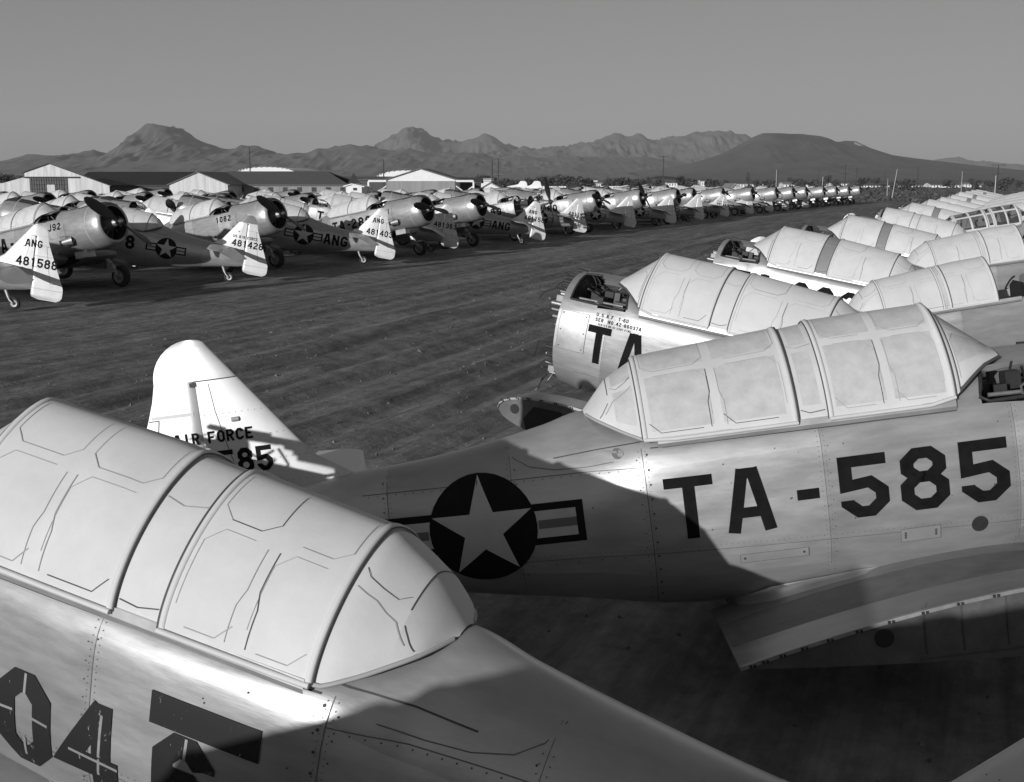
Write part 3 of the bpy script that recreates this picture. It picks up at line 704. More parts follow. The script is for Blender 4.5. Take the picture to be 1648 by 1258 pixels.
def stroke(mb, pts, closed, sw, place, key, gap=None):
    pts = [np.array(p, float) for p in pts]; n = len(pts); L = []; Q = []
    for i, p in enumerate(pts):
        t0 = p - pts[i - 1] if (closed or i > 0) else None; t1 = pts[(i + 1) % n] - p if (closed or i < n - 1) else None
        if t0 is None: t0 = t1
        if t1 is None: t1 = t0
        t0 = t0 / np.hypot(*t0); t1 = t1 / np.hypot(*t1); n0 = np.array([-t0[1], t0[0]]); n1 = np.array([-t1[1], t1[0]])
        b = n0 + n1; b = b / max(b @ b, .3) * 2 * (sw / 2)
        L.append(p + b); Q.append(p - b)
    for i in range(n if closed else n - 1):
        j = (i + 1) % n; d = np.hypot(*(pts[j] - pts[i])); k = max(1, int(math.ceil(d / .12)))
        u0, u1 = (0, 1)
        G = []
        for x in np.linspace(u0, u1, k + 1):
            G.append([place(*((L[i] + (L[j] - L[i]) * x) * (1 - y) + (Q[i] + (Q[j] - Q[i]) * x) * y)) for y in (0, .5, 1)])
        mb.grid(np.array(G), key, smooth=True)
def text(mb, s, a0, z0, hgt, d, side, surf, key='marking', sw=.2, adv=.82, off=.004, wscale=1.0, slant=0.0):
    """d = +1: reads aft (port side), -1: reads forward (starboard side); surf gives the half width"""
    x = 0.0
    for ch in s:
        for pts, cl in GL[ch]:
            def place(u, v, x=x):
                a = a0 + d * (x + u * wscale) * hgt; z = z0 + v * hgt + slant * (a - a0); return (-a, side * (surf(a, z) + off), z)
            stroke(mb, pts, cl, sw, place, key)
        x += (adv if ch not in '- .' else adv * .72) * wscale
    return mb
def star_mb(a, z, r, side, bar=True):
    mb = MB(); n = 36; P = lambda x, y, o: (-(a + x), side * (side_l(a + x, max(-.52, min(z + y, float(_F[0](a + x)) - .005))) + o), z + y)
    if bar:
        for sg in (1, -1):
            x0, x1 = sg * r * .86, sg * r * 1.86
            mb.grid(np.array([[P(x, y, .0030) for x in np.linspace(x0, x1, 10)] for y in np.linspace(-.40 * r, .36 * r, 8)]), 'insignia_blue')
            for y0, y1, k in ((-.27 * r, .23 * r, 'insignia_white'),):
                mb.grid(np.array([[P(x, y, .0050) for x in np.linspace(sg * r * .90, sg * r * 1.72, 10)] for y in np.linspace(y0, y1, 6)]), k)
            mb.grid(np.array([[P(x, y, .0065) for x in np.linspace(sg * r * 1.02, sg * r * 1.72, 10)] for y in np.linspace(-.10 * r, .06 * r, 3)]), 'insignia_red')
    th = np.linspace(0, 2 * math.pi, n, endpoint=False)
    mb.grid(np.array([[P(q * r * math.cos(t), q * r * math.sin(t), .0062) for t in th] for q in np.linspace(0.02, 1, 8)]), 'insignia_blue', closed_v=True)
    ro, ri = r * .97, r * .97 * .382; V = []
    for k in range(10): q = ro if k % 2 == 0 else ri; t = math.pi / 2 + math.pi * k / 5; V.append((q * math.cos(t), q * math.sin(t)))
    for k in range(10):                                 # ten wedges, each subdivided so it hugs the skin
        p, q = np.array(V[k]), np.array(V[(k + 1) % 10]); G = []
        for u in np.linspace(0, 1, 7): G.append([P(*((p + (q - p) * w) * u), .009) for w in np.linspace(0, 1, 5)])
        mb.grid(np.array(G), 'insignia_white')
    return mb

# ------------------------------------------------------------------ assembling aircraft
LIB = {}
def lib(key, fn):
    if key not in LIB: LIB[key] = fn().mesh(key, ZB)
    return LIB[key]
def near_fuselage(): mb = fuselage_mb(True); fuselage_details(mb); return mb
def open_fuselage(): mb = fuselage_mb(True, True); fuselage_details(mb); return mb
def wheel_mesh(key, r, w):
    if key not in LIB:
        ty, hb = wheel_mbs(r, w); ty.extend(hb); LIB[key] = ty.mesh(key)
    return LIB[key]
CANS = {}
def canopy(style):
    if style not in CANS: CANS[style] = {k: v.mesh('canopy_' + k, ZB) for k, v in canopy_mbs(style).items()}
    return CANS[style]
def pose(o, X, Y, z0, yaw, pitch, roll=0.0):
    Rm = Matrix.Rotation(R(yaw), 4, 'Z') @ Matrix.Rotation(R(-pitch), 4, 'Y')
    M = Matrix.Translation((X, Y, z0)) @ Rm @ Matrix.Translation((0, 0, -1.32)) @ Matrix.Rotation(R(roll), 4, 'X') @ Matrix.Translation((0, 0, 1.32 - ZB))
    loc, q, _ = M.decompose(); o.location = loc; o.rotation_euler = q.to_euler()
def pose_by(o, u, Y, a, z, yaw, pitch=8.7, z0=1.95, v=325):
    Rm = Matrix.Rotation(R(yaw), 4, 'Z') @ Matrix.Rotation(R(-pitch), 4, 'Y')
    P = at(u, v, Y); d = Rm @ Vector((-a, 0, z)); pose(o, P[0] - d.x, Y - d.y, z0, yaw, pitch)

def aircraft(label, group, engine=True, style='plain', near=True, stabs='full', marks=None, prop=20.0, gear_dz=0.0, fin=True, cowl=True, gear_dx=0.0):
    t = tag(empty('trainer_aircraft'), label, 'aircraft', group)
    f = link('fuselage', lib('fuselage_open', open_fuselage) if style == 'slid' else lib('fuselage_near', near_fuselage), t)
    link('bay_equipment', lib('bay_equipment', equipment_mb), t)
    for k, me in canopy(style).items():
        if style in ('slid', 'open_front') and k == 'windscreen': continue
        link(k, me, t)
    for s in (1, -1):
        link('wing_stub', lib('wing_stub%d' % s, lambda: wing_mb(s)), t)
        if stabs == 'full' or (stabs == 'far' and s == 1): link('stabilizer', lib('stabilizer%d%s' % (s, stabs), lambda: stab_mb(s, stabs == 'full')), t)
        g = link('landing_gear', lib('gear_leg%d' % s, lambda: gear_leg_mb(s)), t); g.location = (gear_dx, 0, gear_dz)
        w = link('wheel', wheel_mesh('main_wheel', .34, .22), g); w.location = (-.12, s * 1.38, ZB + GZ(.12) + .34)
    if fin:
        link('fin', lib('fin', fin_mb), t); link('rudder', lib('rudder', rudder_mb), t)
    tl = link('tail_wheel_leg', lib('tail_leg', tail_leg_mb), t); w = link('wheel', wheel_mesh('tail_wheel', .16, .10), tl); w.location = (-6.02, 0, ZB + GZ(6.02) + .16)
    if engine:
        if cowl:
            link('nose_panel', lib('nose_panel', nose_mb), t); link('cowling', lib('cowling', cowling_mb), t); link('exhaust', lib('exhaust', exhaust_mb), t)
        else: link('engine_mount', lib('engine_mount', mount_mb), t)
        link('engine', lib('engine', engine_mb), t)
        if prop is not None:
            p = link('propeller', LIB.setdefault('hub', hub_mb().mesh('hub')), t); p.location = (1.62, 0, CZ + ZB); p.rotation_euler = (R(prop), 0, 0)
            for s in (1, -1): link('blade', LIB.setdefault('blade%d' % s, blade_mb(s).mesh('blade')), p)
    else: link('firewall', lib('firewall', firewall_mb), t)
    for nm, mb in (marks or []): mb.build(nm, t, ZB)
    return t

def fin_text(lines, side):
    """lines: (string, a of the first letter, z of the base line, height, width factor)"""
    return [('fin_lettering', text(MB(), s, a0, z0, h, 1 if side > 0 else -1, side, lambda a, z: fin_l(a, max(z, -.3)), 'marking', .19, .80, .004, w)) for s, a0, z0, h, w in lines]
def fus_text(lines, side, key='marking'):
    mb = MB()
    for s, a0, z0, h, adv in lines: text(mb, s, a0, z0, h, 1 if side > 0 else -1, side, side_l, key, .2, adv, .010)
    return ('fuselage_lettering', mb)

# far copies: one mesh each, same shapes without the small parts
def far_mesh(kind):
    mb = fuselage_mb(False)
    for k, v in canopy_mbs('grey_band' if kind == 'bare_band' else 'plain', False).items(): mb.extend(v)
    for s in (1, -1):
        mb.extend(wing_mb(s)); mb.extend(gear_leg_mb(s)); ty, hb = wheel_mbs(.34, .22); ty.extend(hb); mb.extend(ty, Matrix.Translation((-.12, s * 1.38, GZ(.12) + .34)))
        if kind != 'bare' and kind != 'bare_band': mb.extend(stab_mb(s))
    mb.extend(tail_leg_mb()); ty, hb = wheel_mbs(.16, .1); ty.extend(hb); mb.extend(ty, Matrix.Translation((-6.02, 0, GZ(6.02) + .16)))
    mb.extend(fin_mb()); mb.extend(rudder_mb())
    if kind == 'nose':
        mb.extend(nose_mb()); mb.extend(cowling_mb()); mb.extend(exhaust_mb()); mb.extend(engine_mb())
        M = Matrix.Translation((1.62, 0, CZ)) @ Matrix.Rotation(1.35, 4, 'X'); mb.extend(hub_mb(), M)
        for s in (1, -1): mb.extend(blade_mb(s), M)
        mb.extend(text(MB(), 'TA-', 3.25, -.20, .42, -1, -1, side_l, 'marking', .2, .9, .006)); mb.extend(star_mb(4.48, 0, .36, -1))
    else:
        mb.extend(firewall_mb()); mb.extend(star_mb(4.3, 0, .36, 1))
    return mb.mesh('far_' + kind, ZB)
FAR = {}
def far_aircraft(kind, label, group):
    if kind not in FAR: FAR[kind] = far_mesh(kind)
    return tag(link('trainer_aircraft', FAR[kind]), label, 'aircraft', group)

ORD = 'first second third fourth fifth sixth seventh eighth ninth tenth eleventh twelfth thirteenth fourteenth fifteenth sixteenth seventeenth eighteenth nineteenth twentieth'.split()
PILE, LINE = 'engineless trainers in the right-hand herringbone pile', 'trainers lined up across the dirt road'

# ---- the near pile: engines gone, noses and tails interlocked
mk = [('fuselage_lettering', text(text(text(MB(), 'TA', 3.25, -.205, .425, -1, -1, side_l, 'marking', .165, .80, .005, 1.14), '-', 2.46, -.205, .425, -1, -1, side_l, 'marking', .165, .8, .005, 1.0), '585', 2.12, -.205, .425, -1, -1, side_l, 'marking', .175, .79, .005, 1.17)),
      ('insignia', star_mb(4.48, .0, .37, -1)),
      ] + fin_text([('US AIR FORCE', 6.80, .78, .085, 1.0), ('481585', 6.72, .54, .18, .95)], -1)
t = aircraft('silver trainer marked TA-585 lying broadside behind the foremost canopy, engine removed', PILE, False, 'broadside', True, 'far', mk)
pose(t, 4.254, 7.932, 1.889, -1.192, 7.784, -4.2); PLANE_T = t
lm = MB()
for ch, a0 in (('0', 1.665), ('4', 2.06), ('6', 2.565)): text(lm, ch, a0, -.465, .495, 1, 1, side_l, 'marking_worn', .23, .84, .005, .95)
for (a0, z0, a1, z1) in ((1.83, .03, 1.825, -.075), (1.875, -.19, 1.965, -.20), (1.82, -.315, 1.815, -.42), (1.665, -.19, 1.755, -.185), (2.275, -.02, 2.255, -.42), (2.09, -.262, 2.37, -.275), (2.73, .03, 2.725, -.075)):      # gaps of the stencil
    seam(lm, [(a0 + (a1 - a0) * q, z0 + (z1 - z0) * q) for q in np.linspace(0, 1, 5)], 1, 'aluminium', .014, .0058)
mk = [('fuselage_lettering', lm)]
blk = MB(); blk.grid(np.array([[surf_pt(a, z, 1, .006) for a in np.linspace(2.53, 3.09, 14)] for z in np.linspace(.045, .20, 6)]), 'marking_worn', flip=True); mk.append(('painted_panel', blk))
t = aircraft('foremost trainer, big white coated canopy and worn stencilled 046 on its side', PILE, False, 'foremost', True, 'far', mk, gear_dz=.27)
pose(t, -3.654, 6.339, 1.710, 157.05, 9.88, -.38); PLANE_A = t
mk = [('fuselage_lettering', text(MB(), 'TA', .74, -.20, .43, 1, 1, side_l, 'marking', .19, 1.0, .009)),
      ('data_stencil', text(text(text(MB(), 'U.S.A.F. T-6D', .80, .33, .040, 1, 1, side_l, 'marking', .2, .9, .004), 'SER. NO.42-86037A', .80, .275, .040, 1, 1, side_l, 'marking', .2, .9, .004), 'SERIES NO 61-2201 FIRE', .84, .235, .022, 1, 1, side_l, 'marking', .2, .9, .004))]
t = aircraft('trainer with a big T A beside its bare firewall, just behind the one marked 585', PILE, False, 'plain', True, 'none', mk, gear_dx=-.55)
pose(t, .463, 14.038, 1.93, 151.76, 8.87)
mk = [('fuselage_lettering', text(text(MB(), 'TA-', .74, -.16, .45, 1, 1, side_l, 'marking', .2, .92, .009), '082', 1.80, -.16, .45, 1, 1, side_l, 'marking', .21, .92, .005))]
t = aircraft('engineless trainer with grey canopy band and a half hidden 082 on its side', PILE, False, 'grey_band', True, 'none', mk)
pose(t, 3.437, 21.232, 1.951, 149.91, 9.02)
t = aircraft('second trainer in the pile with a grey canopy band, behind the one marked 082', PILE, False, 'grey_band', True, 'none')
pose(t, 6.551, 28.348, 1.927, 153.0, 9.02)
t = aircraft('trainer lacking its windscreen, two behind the plane marked 082', PILE, False, 'open_front', True, 'none')
pose(t, 9.65, 35.5, 1.93, 151.5, 9)
t = aircraft('third trainer in the pile with a grey canopy band, farther up the road side', PILE, False, 'grey_band', True, 'none')
pose(t, 12.75, 42.6, 1.93, 151.5, 9)
for k in range(6, 13):
    kind = 'bare_band' if k in (8, 9, 11) else 'bare'
    t = far_aircraft(kind, '%scanopied trainer facing the road in the right pile, %s back from the foremost' % ('grey banded ' if kind == 'bare_band' else 'plain white ', ORD[k]), PILE)
    pose(t, 12.75 + 3.08 * (k - 5), 42.6 + 7.12 * (k - 5), 1.93 + RNG.uniform(-.05, .08), 151.5 + RNG.uniform(-2, 2), 8.9)
mk = [('fuselage_lettering', text(MB(), 'TA', 3.25, -.21, .42, -1, -1, side_l, 'marking', .18, .8, .005, 1.1))]
t = aircraft('trainer with its hood slid back, canopy right behind the one marked 585', PILE, False, 'slid', True, 'none', mk, gear_dz=.28)
pose(t, 8.9, 17.9, 1.67, -1.7, 9.5)
mk = [('fuselage_lettering', text(MB(), '2', 1.80, -.20, .40, -1, -1, side_l, 'marking', .18, .92, .006))]
t = aircraft('trainer marked 2 with its hood slid back, at the right edge', PILE, False, 'slid', True, 'none', mk)
pose(t, 11.3, 22.6, 1.93, -1.7, 8)
t = aircraft('trainer marked 73 with an uncoated glazed canopy showing its frame bars', PILE, False, 'glazed', True, 'none', [('fuselage_lettering', text(MB(), '73', 1.74, -.28, .42, -1, -1, side_l, 'marking', .18, .9, .006))])
pose(t, 17.4, 38.0, 1.93, -1.7, 8)
for k, (x, y) in enumerate(((20.2, 44.0), (23.4, 51.2), (26.2, 57.5), (29.4, 64.8), (32.6, 72.0), (35.8, 79.2))):
    t = far_aircraft('bare_band' if k in (0,) else 'bare', 'trainer facing away from the road in the right pile, %s beyond the glazed canopy' % ORD[k], PILE)
    pose(t, x, y, 1.93 + RNG.uniform(-.05, .05), -1.7 + RNG.uniform(-2, 2), 8.4)
for row, off in ((1, 13.0), (2, 26.0)):
    for k in range(6, 13):
        for sgn, ya in (('facing the road', 151.5), ('facing away', -1.7)):
            x = 12.75 + 3.08 * (k - 5) + off * .92 + (3.0 if ya < 0 else 0); y = 42.6 + 7.12 * (k - 5) - off * .39 + (1.5 if ya < 0 else 0)
            if 824 + 1900 * x / y > 1720: continue
            t = far_aircraft('bare_band' if (k * 7 + row) % 5 == 0 else 'bare', 'trainer %s in the %s row of the right pile, %s back' % (sgn, ORD[row], ORD[k]), PILE)
            pose(t, x, y, 1.93 + RNG.uniform(-.06, .08), ya + RNG.uniform(-3, 3), 8.7)
# the one the photographer stands on; only its shadow is seen, engine and nose-up pose added to shade the wing stub
t = aircraft('trainer just below the camera whose shadow falls on the foremost one', PILE, True, 'plain', True, 'none', [], 15)
pose(t, -.60, .28, 1.93, -1.7, 12.5)

# ---- the line across the road: noses with engines, tails of the others between them
NOSE = [  # u of the cowl front, distance, starboard number, small number, prop angle
 (182, 35.4, '0', 'J92', 58), (446, 43.4, None, '1082', 62), (688, 50.8, '286', '91', 82), (775, 57.8, None, '32', 80), (880, 65.5, '969', None, 8),
 (963, 73.0, '360', None, 78), (1034, 80.5, '410', None, 40), (1092, 87.5, '5', None, 95), (1118, 95.0, None, None, 84), (1165, 102.5, '9', None, 80), (1212, 110.0, '3', None, 70),
 (1250, 117.5, None, None, 85), (1277, 125.0, None, None, 50), (1298, 132.0, None, None, 75), (1326, 139.0, None, None, 30), (1346, 146.0, None, None, 60), (1366, 152.5, None, None, 15), (1384, 159.0, None, None, 45)]
NLAB = {0: 'nearest nose across the road, marked 0 and J92, big round cowling', 1: 'nose marked 1082 with dark anti-glare top, behind the tail numbered 481428',
 2: 'nose marked TA-286 and 91, behind the tail numbered 481403', 3: 'nose marked 32 with bright exhaust, right of the tail 481363', 4: 'trainer marked 969 with its cowling gone and the engine bare',
 5: 'nose marked 360 between two shaded tails', 6: 'nose marked 410 right of the shaded tails', 7: 'nose marked with a single 5', 9: 'nose marked with a single 9', 10: 'nose marked with a single 3'}
for k, (u, Y, num, small, pr) in enumerate(NOSE):
    lab = 'silver trainer ' + NLAB.get(k, 'nose toward the road, %s in line from the nearest' % ORD[k])
    if k == 17: lab = 'last silver nose at the far end of the line'
    if Y > 108:
        t = far_aircraft('nose', lab, LINE)
    else:
        mk = []; fl = []
        if num == '0': fl = [('TA-', 3.25, -.2, .42, .9), ('0', 1.26, -.2, .42, .9)]
        elif num in ('286', '360', '410', '969'): fl = [('TA-' + num, 3.20, -.2, .42, .9)]
        elif num: fl = [(num, 1.2, -.2, .42, .9)]
        if small: fl.append((small, (1.02 if len(small) > 3 else .72) if len(small) > 2 else .45, .12, .21, .9))
        if fl: mk.append(fus_text(fl, -1))
        mk.append(('insignia', star_mb(4.48, 0, .37, -1)))
        t = aircraft(lab, LINE, True, 'plain', True, 'full', mk, pr, cowl=(k != 4), gear_dz=-.11)
    pose_by(t, u, Y, -1.42, CZ, -27 + RNG.uniform(-1.5, 1.5), 10.2, 2.06 if Y < 80 else 2.06 - (Y - 80) * .003)
TAIL = [(56, 30.6), (399, 38.8), (612, 47.0), (718, 54.5), (861, 61.5), (930, 70.5), (1011, 78.0), (1077, 86.0), (1123, 94.0), (1164, 102.0), (1204, 110.0), (1236, 118.0), (1262, 126), (1294, 134)]
TNUM = {0: [('ANG', 6.16, .93, .19, 1.0), ('481588', 5.98, .42, .24, .92)], 1: [('US AIR FORCE', 5.98, .72, .09, 1.0), ('481428', 5.98, .44, .22, .98)], 2: [('ANG', 6.16, .93, .19, 1.0), ('481403', 5.98, .44, .24, .92)],
        3: [('481363', 5.98, .44, .24, .92)], 4: [('ANG', 6.16, .86, .19, 1.0), ('481158', 5.98, .50, .24, .92)], 5: [('481153', 5.98, .44, .24, .92)], 9: [('US AIR FORCE', 5.98, .72, .09, 1.0), ('481487', 5.98, .44, .22, .98)]}
TLAB = {0: 'tail numbered ANG 481588 at the left edge', 1: 'tail numbered 481428 with a dark fin cap and a star on its side', 2: 'tail numbered ANG 481403 with ANG beside its star', 3: 'shaded tail numbered 481363 below the nose marked 32',
        4: 'bright tail numbered ANG 481158 in front of the bare engine', 5: 'shaded tail numbered 481153 beside the nose marked 360'}
for k, (u, Y) in enumerate(TAIL):
    lab = 'silver trainer ' + TLAB.get(k, 'showing its tail to the road, %s tail from the nearest' % ORD[k])
    if Y > 108: t = far_aircraft('tail', lab, LINE)
    else:
        mk = []
        if k in TNUM: mk += fin_text(TNUM[k], 1)
        if k in (2, 4): mk += [('insignia', star_mb(3.62, .0, .40, 1)), fus_text([('ANG', 4.42, -.21, .40, .82)], 1)]
        elif k == 1: mk += [('insignia', star_mb(4.0, .0, .34, 1)), fus_text([('TA-', .74, -.2, .43, .9), ('8', 2.72, -.2, .43, .9)], 1)]
        else: mk += [('insignia', star_mb(4.48, .0, .36, 1)), fus_text([('TA-', .74, -.2, .43, .9)], 1)]
        if k == 1:
            cap = MB(); rows = []
            for z in np.concatenate([np.linspace(1.24, 1.40, 5), [1.44, 1.475, 1.5]]):
                A = np.linspace(fin_le(z) + .004, float(_te(z)) - .004, 14); rows.append([(-a, (fin_l(a, z) + .004) , z) for a in A])
            cap.grid(np.array(rows), 'cap_grey'); mk.append(('fin_cap', cap))
        t = aircraft(lab, LINE, k not in (3,), 'plain', True, 'full', mk, None if k in (0, 3, 5) else 72 + 17 * k % 36, -.17)
    pose_by(t, u, Y, 6.37, 1.5, 180 + RNG.uniform(-2, 2), 10.2, 2.12 if Y < 80 else 2.10 - (Y - 80) * .002)
# rows behind the line
dx, dy = .372, .928
for row in (1, 2, 3):
    for k in range(17):
        for typ in ('tail', 'nose'):
            Y0 = 31 + 7.9 * k + (3.8 if typ == 'nose' else 0); X0 = -12.3 + (Y0 - 30.6) * .395
            x = X0 - .93 * 11.6 * row - (4.0 if typ == 'nose' else 0); y = Y0 + .37 * 11.6 * row + RNG.uniform(-.8, .8)
            u = 824 + 1900 * x / y
            if u < -120 or y > (150 if row == 1 else 96) or y < 40: continue
            lab = 'silver trainer, %s %s in the %s row behind the line' % (ORD[k], typ, ORD[row - 1])
            g = 'trainers in the rows behind the line'
            if y < 62: t = aircraft(lab, g, True, 'grey_band' if (k + row) % 5 == 0 else 'plain', True, 'full', [], 70 + (31 * k) % 40)
            else: t = far_aircraft(typ, lab, g)
            pose(t, x, y, 1.95 + RNG.uniform(-.05, .1), (-27 if typ == 'nose' else 180) + RNG.uniform(-4, 4), 8.7)

# ------------------------------------------------------------------ ground
def vnoise(x, y, seed):
    g = np.random.default_rng(seed).random((256, 256)); xi = np.floor(x).astype(int); yi = np.floor(y).astype(int); fx = x - xi; fy = y - yi
    fx = fx * fx * (3 - 2 * fx); fy = fy * fy * (3 - 2 * fy); a = lambda i, j: g[(xi + i) % 256, (yi + j) % 256]
    return (a(0, 0) * (1 - fx) + a(1, 0) * fx) * (1 - fy) + (a(0, 1) * (1 - fx) + a(1, 1) * fx) * fy - .5
def ground_z(x, y):
    s = x * dy - y * dx; t = x * dx + y * dy                    # across and along the dirt road
    near = np.clip(1 - (np.hypot(x, y) - 90) / 90, 0, 1)
    z = .05 * vnoise(s * 1.1, t * .07, 1) + .035 * vnoise(s * 2.6, t * .16, 2) + .03 * vnoise(s * .9, t * .5, 3) + .022 * vnoise(s * 4.5, t * .5, 4) + .02 * vnoise(s * 3.0, t * 2.2, 5)
    for c, w, d in ((-3.2, .20, .10), (-4.9, .20, .10), (-8.1, .24, .09), (-9.8, .24, .09), (-6.2, .16, .06), (-1.6, .2, .06), (-12.0, .25, .08), (-13.7, .25, .08), (-6.9, .12, .05), (-10.9, .14, .05), (-15.4, .2, .06)):
        cc = c + .35 * vnoise(t * .05, t * 0 + c, 6) * 2
        z = z - d * np.exp(-((s - cc) / w) ** 2) + d * .45 * (np.exp(-((s - cc - 2 * w) / w) ** 2) + np.exp(-((s - cc + 2 * w) / w) ** 2))
    return z * near - .02 + .28
gx = np.concatenate([-np.geomspace(12000, 60, 26), np.arange(-56, -26, 1.2), np.arange(-26, 30, .20), np.arange(30, 60, 1.2), np.geomspace(62, 12000, 26)])
gy = np.concatenate([[-2000, -400, -100, -40, -20], np.arange(-10, 4, 1.0), np.arange(4, 70, .22), np.arange(70, 190, .9), np.geomspace(192, 14000, 34)])
GX, GY = np.meshgrid(gx, gy, indexing='ij')
def ground_mat():
    m = bpy.data.materials.new('dirt'); m.use_nodes = True; t = m.node_tree; b = t.nodes['Principled BSDF']; b.inputs['Roughness'].default_value = .95; b.inputs['Specular IOR Level'].default_value = .15
    tc = t.nodes.new('ShaderNodeTexCoord'); mp = t.nodes.new('ShaderNodeMapping'); mp.inputs['Rotation'].default_value = (0, 0, math.atan2(dx, dy)); t.links.new(tc.outputs['Object'], mp.inputs[0])
    def noise(scale, st, detail=8):
        v = t.nodes.new('ShaderNodeVectorMath'); v.operation = 'MULTIPLY'; v.inputs[1].default_value = st; t.links.new(mp.outputs[0], v.inputs[0])
        n = t.nodes.new('ShaderNodeTexNoise'); n.inputs['Scale'].default_value = scale; n.inputs['Detail'].default_value = detail; n.inputs['Roughness'].default_value = .7; t.links.new(v.outputs[0], n.inputs[0]); return n.outputs['Fac']
    a = noise(1.1, (1, .06, 1)); a2 = noise(4.2, (1, .035, 1), 5); c = noise(.30, (1, .4, 1)); e = noise(7, (1, .6, 1), 10); g_ = noise(.9, (1, .5, 1), 9)
    def mr(x, f0, f1, t0, t1):
        r = t.nodes.new('ShaderNodeMapRange'); r.inputs['From Min'].default_value = f0; r.inputs['From Max'].default_value = f1; r.inputs['To Min'].default_value = t0; r.inputs['To Max'].default_value = t1; t.links.new(x, r.inputs['Value']); return r.outputs[0]
    def mul(x, y):
        r = t.nodes.new('ShaderNodeMath'); r.operation = 'MULTIPLY'; t.links.new(x, r.inputs[0]); t.links.new(y, r.inputs[1]); return r.outputs[0]
    h_ = noise(2.4, (1, .75, 1), 10)
    col = mul(mul(mr(a, .34, .66, .155, .28), mr(a2, .40, .58, .76, 1.08)), mul(mul(mr(c, .3, .7, .80, 1.2), mr(h_, .40, .60, .70, 1.12)), mul(mr(e, .3, .7, .85, 1.15), mr(g_, .32, .42, .72, 1.0)))); t.links.new(col, b.inputs['Base Color'])
    ad = t.nodes.new('ShaderNodeMath'); ad.operation = 'MULTIPLY_ADD'; ad.inputs[1].default_value = 1.6; t.links.new(h_, ad.inputs[0]); t.links.new(e, ad.inputs[2])
    bp = t.nodes.new('ShaderNodeBump'); bp.inputs['Strength'].default_value = .38; bp.inputs['Distance'].default_value = .08; t.links.new(ad.outputs[0], bp.inputs['Height']); t.links.new(bp.outputs[0], b.inputs['Normal'])
    MATS['dirt'] = m
ground_mat()
g = MB(); g.grid(np.dstack([GX, GY, ground_z(GX, GY)]), 'dirt'); tag(g.build('ground'), kind='structure')
mat('clod', .13, .95, var=.5, scale=3, spec=.1)
# loose clods and stones
cl = MB()
for k in range(4200):
    t_ = RNG.uniform(4, 75) ** 1.0; s_ = RNG.uniform(-17, 3); x = s_ * dy + t_ * dx; y = -s_ * dx + t_ * dy
    if y < 5: continue
    r = RNG.uniform(.012, .030) * (1 + 1.4 * (RNG.random() < .05)); z = float(ground_z(np.array(x), np.array(y))) + r * .3
    ph = RNG.random() * 6; V = [(x + r * math.cos(ph + i * 2.1) * RNG.uniform(.7, 1.6), y + r * math.sin(ph + i * 2.1) * RNG.uniform(.7, 1.6), z - r * .5) for i in range(3)] + [(x + r * RNG.uniform(-.4, .4), y + r * RNG.uniform(-.4, .4), z + r * RNG.uniform(.3, .9))]
    cl.add(V, [(0, 1, 3), (1, 2, 3), (2, 0, 3)], 'clod', False)
tag(cl.build('gravel'), kind='stuff')
wd = MB()
for k in range(240):
    t_ = RNG.uniform(9, 80); s_ = RNG.choice([-16, -14.6, -11.5, -7.5, -5.6, -2.5]) + RNG.normal() * .5; x = s_ * dy + t_ * dx; y = -s_ * dx + t_ * dy; z = float(ground_z(np.array(x), np.array(y)))
    for q in range(5):
        a = RNG.random() * 6.28; r = RNG.uniform(.04, .13); wd.tube([(x + .05 * q * math.cos(a), y + .05 * q * math.sin(a), z), (x + r * math.cos(a), y + r * math.sin(a), z + r * RNG.uniform(.2, .7))], [.006, .003], 'bark', 3, False)
tag(wd.build('weeds'), kind='stuff')
# bits of torn paper lying on the road
for (u, v, L, W_, lab) in ((1012, 408, 1.5, .55, 'larger pale scrap of torn sheet lying on the dirt road'), (1058, 411, 1.1, .35, 'narrow pale scrap lying just above the foremost windscreen on the road'), (1192, 379, 1.5, .4, 'pale strip of scrap on the road beside the pile')):
    P = at(u, v, 10); d = P - np.array([0, 0, CAM_H]); P = np.array([0, 0, CAM_H]) + d * (CAM_H / -d[2]); n = 9
    G = np.array([[(P[0] + (i / n - .5) * L * (1 - .3 * abs(j / 4 - .5)), P[1] + (j / 4 - .5) * W_ * 3 * (.6 + .4 * math.sin(i)), .05 + .05 * abs(math.sin(i * 1.7 + j))) for j in range(5)] for i in range(n + 1)])
    mb = MB(); mb.grid(G, 'paper', flip=True); mb.grid(G - np.array([0, 0, .012]), 'paper'); tag(mb.build('paper_scrap'), lab, 'scrap', 'pale scraps on the dirt road')

# ------------------------------------------------------------------ hangars and sheds
def corr_mat(key, base, var, sc=2.2):
    m = mat(key, base, .55, .0, var=var, scale=1.0, stretch=(1.6, 1.6, .12)); t = m.node_tree; b = t.nodes['Principled BSDF']
    tc = t.nodes.new('ShaderNodeTexCoord'); w = t.nodes.new('ShaderNodeTexWave'); w.inputs['Scale'].default_value = sc; w.inputs['Distortion'].default_value = .3; bp = t.nodes.new('ShaderNodeBump'); bp.inputs['Strength'].default_value = .6; bp.inputs['Distance'].default_value = .05
    t.links.new(tc.outputs['Object'], w.inputs[0]); t.links.new(w.outputs['Fac'], bp.inputs['Height']); t.links.new(bp.outputs[0], b.inputs['Normal'])
corr_mat('tin_white', .60, .25); corr_mat('tin_grey', .26, .2); corr_mat('tin_dark', .06, .35); corr_mat('roof_grey', .12, .12); corr_mat('roof_dark', .022, .5, 1.2); mat('white_paint', .75, .6, var=.08)
mat('window_dark', .03, .3, var=.3, scale=4); mat('timber', .05, .9, var=.3, scale=2); mat('foliage', .05, .9, var=.45, scale=1.5); mat('foliage_light', .085, .9, var=.4, scale=1.5)

